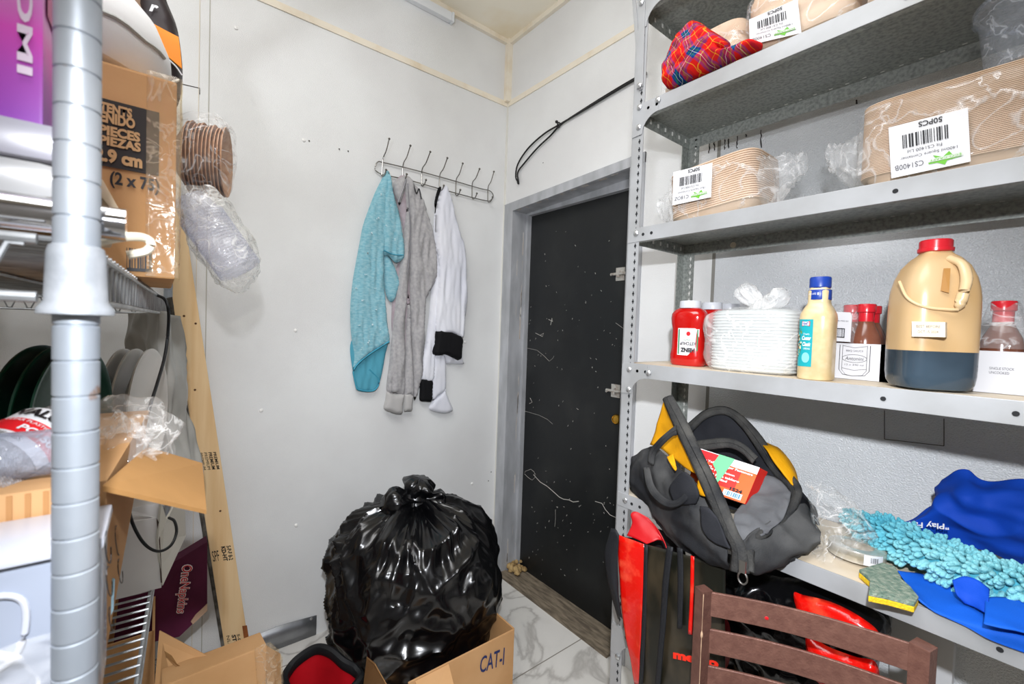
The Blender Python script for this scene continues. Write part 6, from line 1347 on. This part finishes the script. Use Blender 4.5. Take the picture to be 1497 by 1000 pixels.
M3('lining', [[(917, 783, 1.03), (924, 765, 1.04), (922, 752, 1.04), (930, 748, 1.05), (948, 757, 1.06)], [(930, 788, 1.03), (938, 778, 1.04), (944, 770, 1.05), (955, 768, 1.06), (965, 778, 1.06)], [(945, 795, 1.03), (955, 792, 1.04), (962, 790, 1.05), (970, 792, 1.06), (976, 803, 1.05)]], mat('red_bag_lining', 'c01018', .45), 20, 16, amp=.006)
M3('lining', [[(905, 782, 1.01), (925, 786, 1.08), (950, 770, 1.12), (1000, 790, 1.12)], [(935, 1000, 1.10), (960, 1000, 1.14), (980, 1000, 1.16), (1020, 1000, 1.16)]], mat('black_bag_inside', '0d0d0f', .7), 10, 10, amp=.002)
q = qmap(at(985, 950, Y=.982), at(1045, 962, Y=.982), at(1045, 975, Y=.982), at(985, 962, Y=.982)); text('metro', q, (0, 0, 1.1, 1), mat('red_letter', 'ef2b12', .4), mg, bold=.06, off=.003, cuts=1)
pb2 = thing('plastic_bag', (-.33, 1.2, Z6), 'shiny black plastic bag with red print under the shelf behind the brown chair', 'bag')
blkp = mat('shiny_black_plastic', '0c0c0e', .2, bump=.5, bs=22, spec=.6)
ycloth('bag_body', [(1045, 835), (1090, 828), (1130, 842), (1180, 848), (1230, 866), (1275, 890), (1300, 912), (1302, 930), (1290, 952), (1280, 1000), (1270, 1060), (1050, 1060), (1040, 950)], 1.21, blkp, pb2, .07, .02, (14, 14), 2, .05, .012, .6)
gr2 = mat('glossy_red_print', 'e01208')
ycloth('red_print', [(1160, 868), (1175, 870), (1215, 880), (1255, 900), (1285, 925), (1275, 945), (1230, 935), (1195, 925), (1170, 905)], 1.125, gr2, pb2, .016, .005, (20, 20), 5, .02, .008)
ycloth('red_print', [(1178, 928), (1210, 945), (1250, 960), (1280, 968), (1282, 1000), (1240, 1020), (1190, 990)], 1.12, gr2, pb2, .016, .005, (20, 20), 6, .02, .008)
ycloth('red_print', [(1050, 905), (1066, 912), (1068, 960), (1052, 985)], 1.12, mat('dark_red_print', '7e0d18', .3), pb2, .01, .003, (20, 20), 7, .01, .008)
bk_ = thing('black_holdall', (-.25, 1.3, Z6), 'dark rounded black bag edge behind the shiny plastic bag', 'bag')
ycloth('bag_body', [(1010, 812), (1080, 812), (1180, 830), (1250, 862), (1290, 888), (1302, 910), (1296, 928), (1270, 940), (1100, 930), (1010, 900)], 1.335, nyl, bk_, .05, .008, (10, 10), 4, .05, .014, .5)
wbn = thing('white_board', (-.1, 1.49, 0), 'white rounded plastic board standing against the wall behind the chair', 'board')
xa, xb = at(1300, 950, Y=1.47).x, at(1396, 950, Y=1.47).x; zt_ = at(1360, 905, Y=1.47).z
MB().bb((xa, 1.47, 0.001), (xb, 1.50, zt_)).build('board', mat('white_plastic_board', 'd5d6d8', .4), wbn, world=True, bevel=.012)

# ================================================================== CHAIR
PL, PR = at(1029, 860, Z=.85), at(1350, 942, Z=.85)
ch = thing('chair', ((PL.x + PR.x) / 2, (PL.y + PR.y) / 2, 0), 'brown metal ladder-back chair with chipped paint in the lower right', 'chair')
brn = mat('brown_hammered_paint', '6d4a40', .45, .2, col2='7c574b', ns=60, nd=5, bump=.25, bs=220)
brd = mat('brown_post_paint', '5f4038', .45, .2, col2='6b4a40', ns=60, nd=5, bump=.25, bs=220)
D = (PR - PL).normalized(); Nf = Vector((D.y, -D.x, 0))          # Nf points to the camera side, where the seat is
chip = mat('chipped_edge', 'c9a88a', .7)
for s_, p, ang in ((0, PL, math.radians(45)), (1, PR, math.radians(-38))):
    vd_ = math.atan2(p.y, p.x); Rz = Matrix.Rotation((vd_ if s_ == 0 else math.atan2(D.y, D.x)) + ang * (1 if s_ == 0 else 1), 3, 'Z')
    h = .0125 if s_ == 0 else .015
    mb = MB().box((p.x, p.y, .425), (h * 2, h * 2, .85), Rz); mb.build('back_post', brd if s_ == 0 else brn, ch, world=True, smooth=False, bevel=.0015)
    if s_ == 0:
        e_ = Vector((p.x, p.y, 0)) - Vector((math.cos(vd_), math.sin(vd_), 0)) * (h * 1.414 + .0002)
        rnd = random.Random(8); m_ = MB()
        m_.tube([e_ + Vector((0, 0, z)) for z in np.linspace(.5, .846, 20)], [rnd.uniform(.0003, .0010) for _ in range(20)], 5)
        m_.tube([e_ + Vector((0, 0, z)) for z in (.752, .757, .763, .768)], [.0005, .0026, .0024, .0006], 6)
        m_.build('chipped_paint', chip, ch, world=True)
for k in range(5):
    zt_ = .846 - k * .0795; rows = []
    for i in range(17):
        f = i / 16; p = PL.lerp(PR, .03 + f * .94) + Nf * (-.018 * math.sin(PI * f)); rows.append([Vector((p.x, p.y, zt_)), Vector((p.x, p.y, zt_ - .026)), Vector((p.x, p.y, zt_ - .052))])
    mb = MB(); mb.grid(rows); o = mb.build('slat', brn, ch, world=True, thick=.006, smooth=False)
    md = o.modifiers.new('b', 'BEVEL'); md.width = .0012; md.segments = 1
m_ = MB(); p = PL.lerp(PR, .33) + Nf * (-.018 * math.sin(PI * .33) + .0035); m_.lathe([(.004, 0), (.003, .0006)], (p.x, p.y, .815), 7, Matrix.Rotation(math.atan2(Nf.y, Nf.x), 3, 'Z') @ Matrix.Rotation(PI / 2, 3, 'Y')); m_.build('paint_spot', REDINK, ch, world=True)
W_ = (PR - PL).length; ctr = (PL + PR) / 2 + Nf * .21; Rz = Matrix.Rotation(math.atan2(D.y, D.x), 3, 'Z')
MB().box((ctr.x, ctr.y, .445), (W_ + .02, .40, .035), Rz).build('seat', mat('dark_vinyl', '2b2422', .5), ch, world=True, bevel=.01)
for s_ in (0, 1):
    p = (PL if s_ == 0 else PR) + Nf * .39
    MB().box((p.x, p.y, .215), (.025, .025, .43), Rz).build('leg', brd, ch, world=True, smooth=False, bevel=.0015)
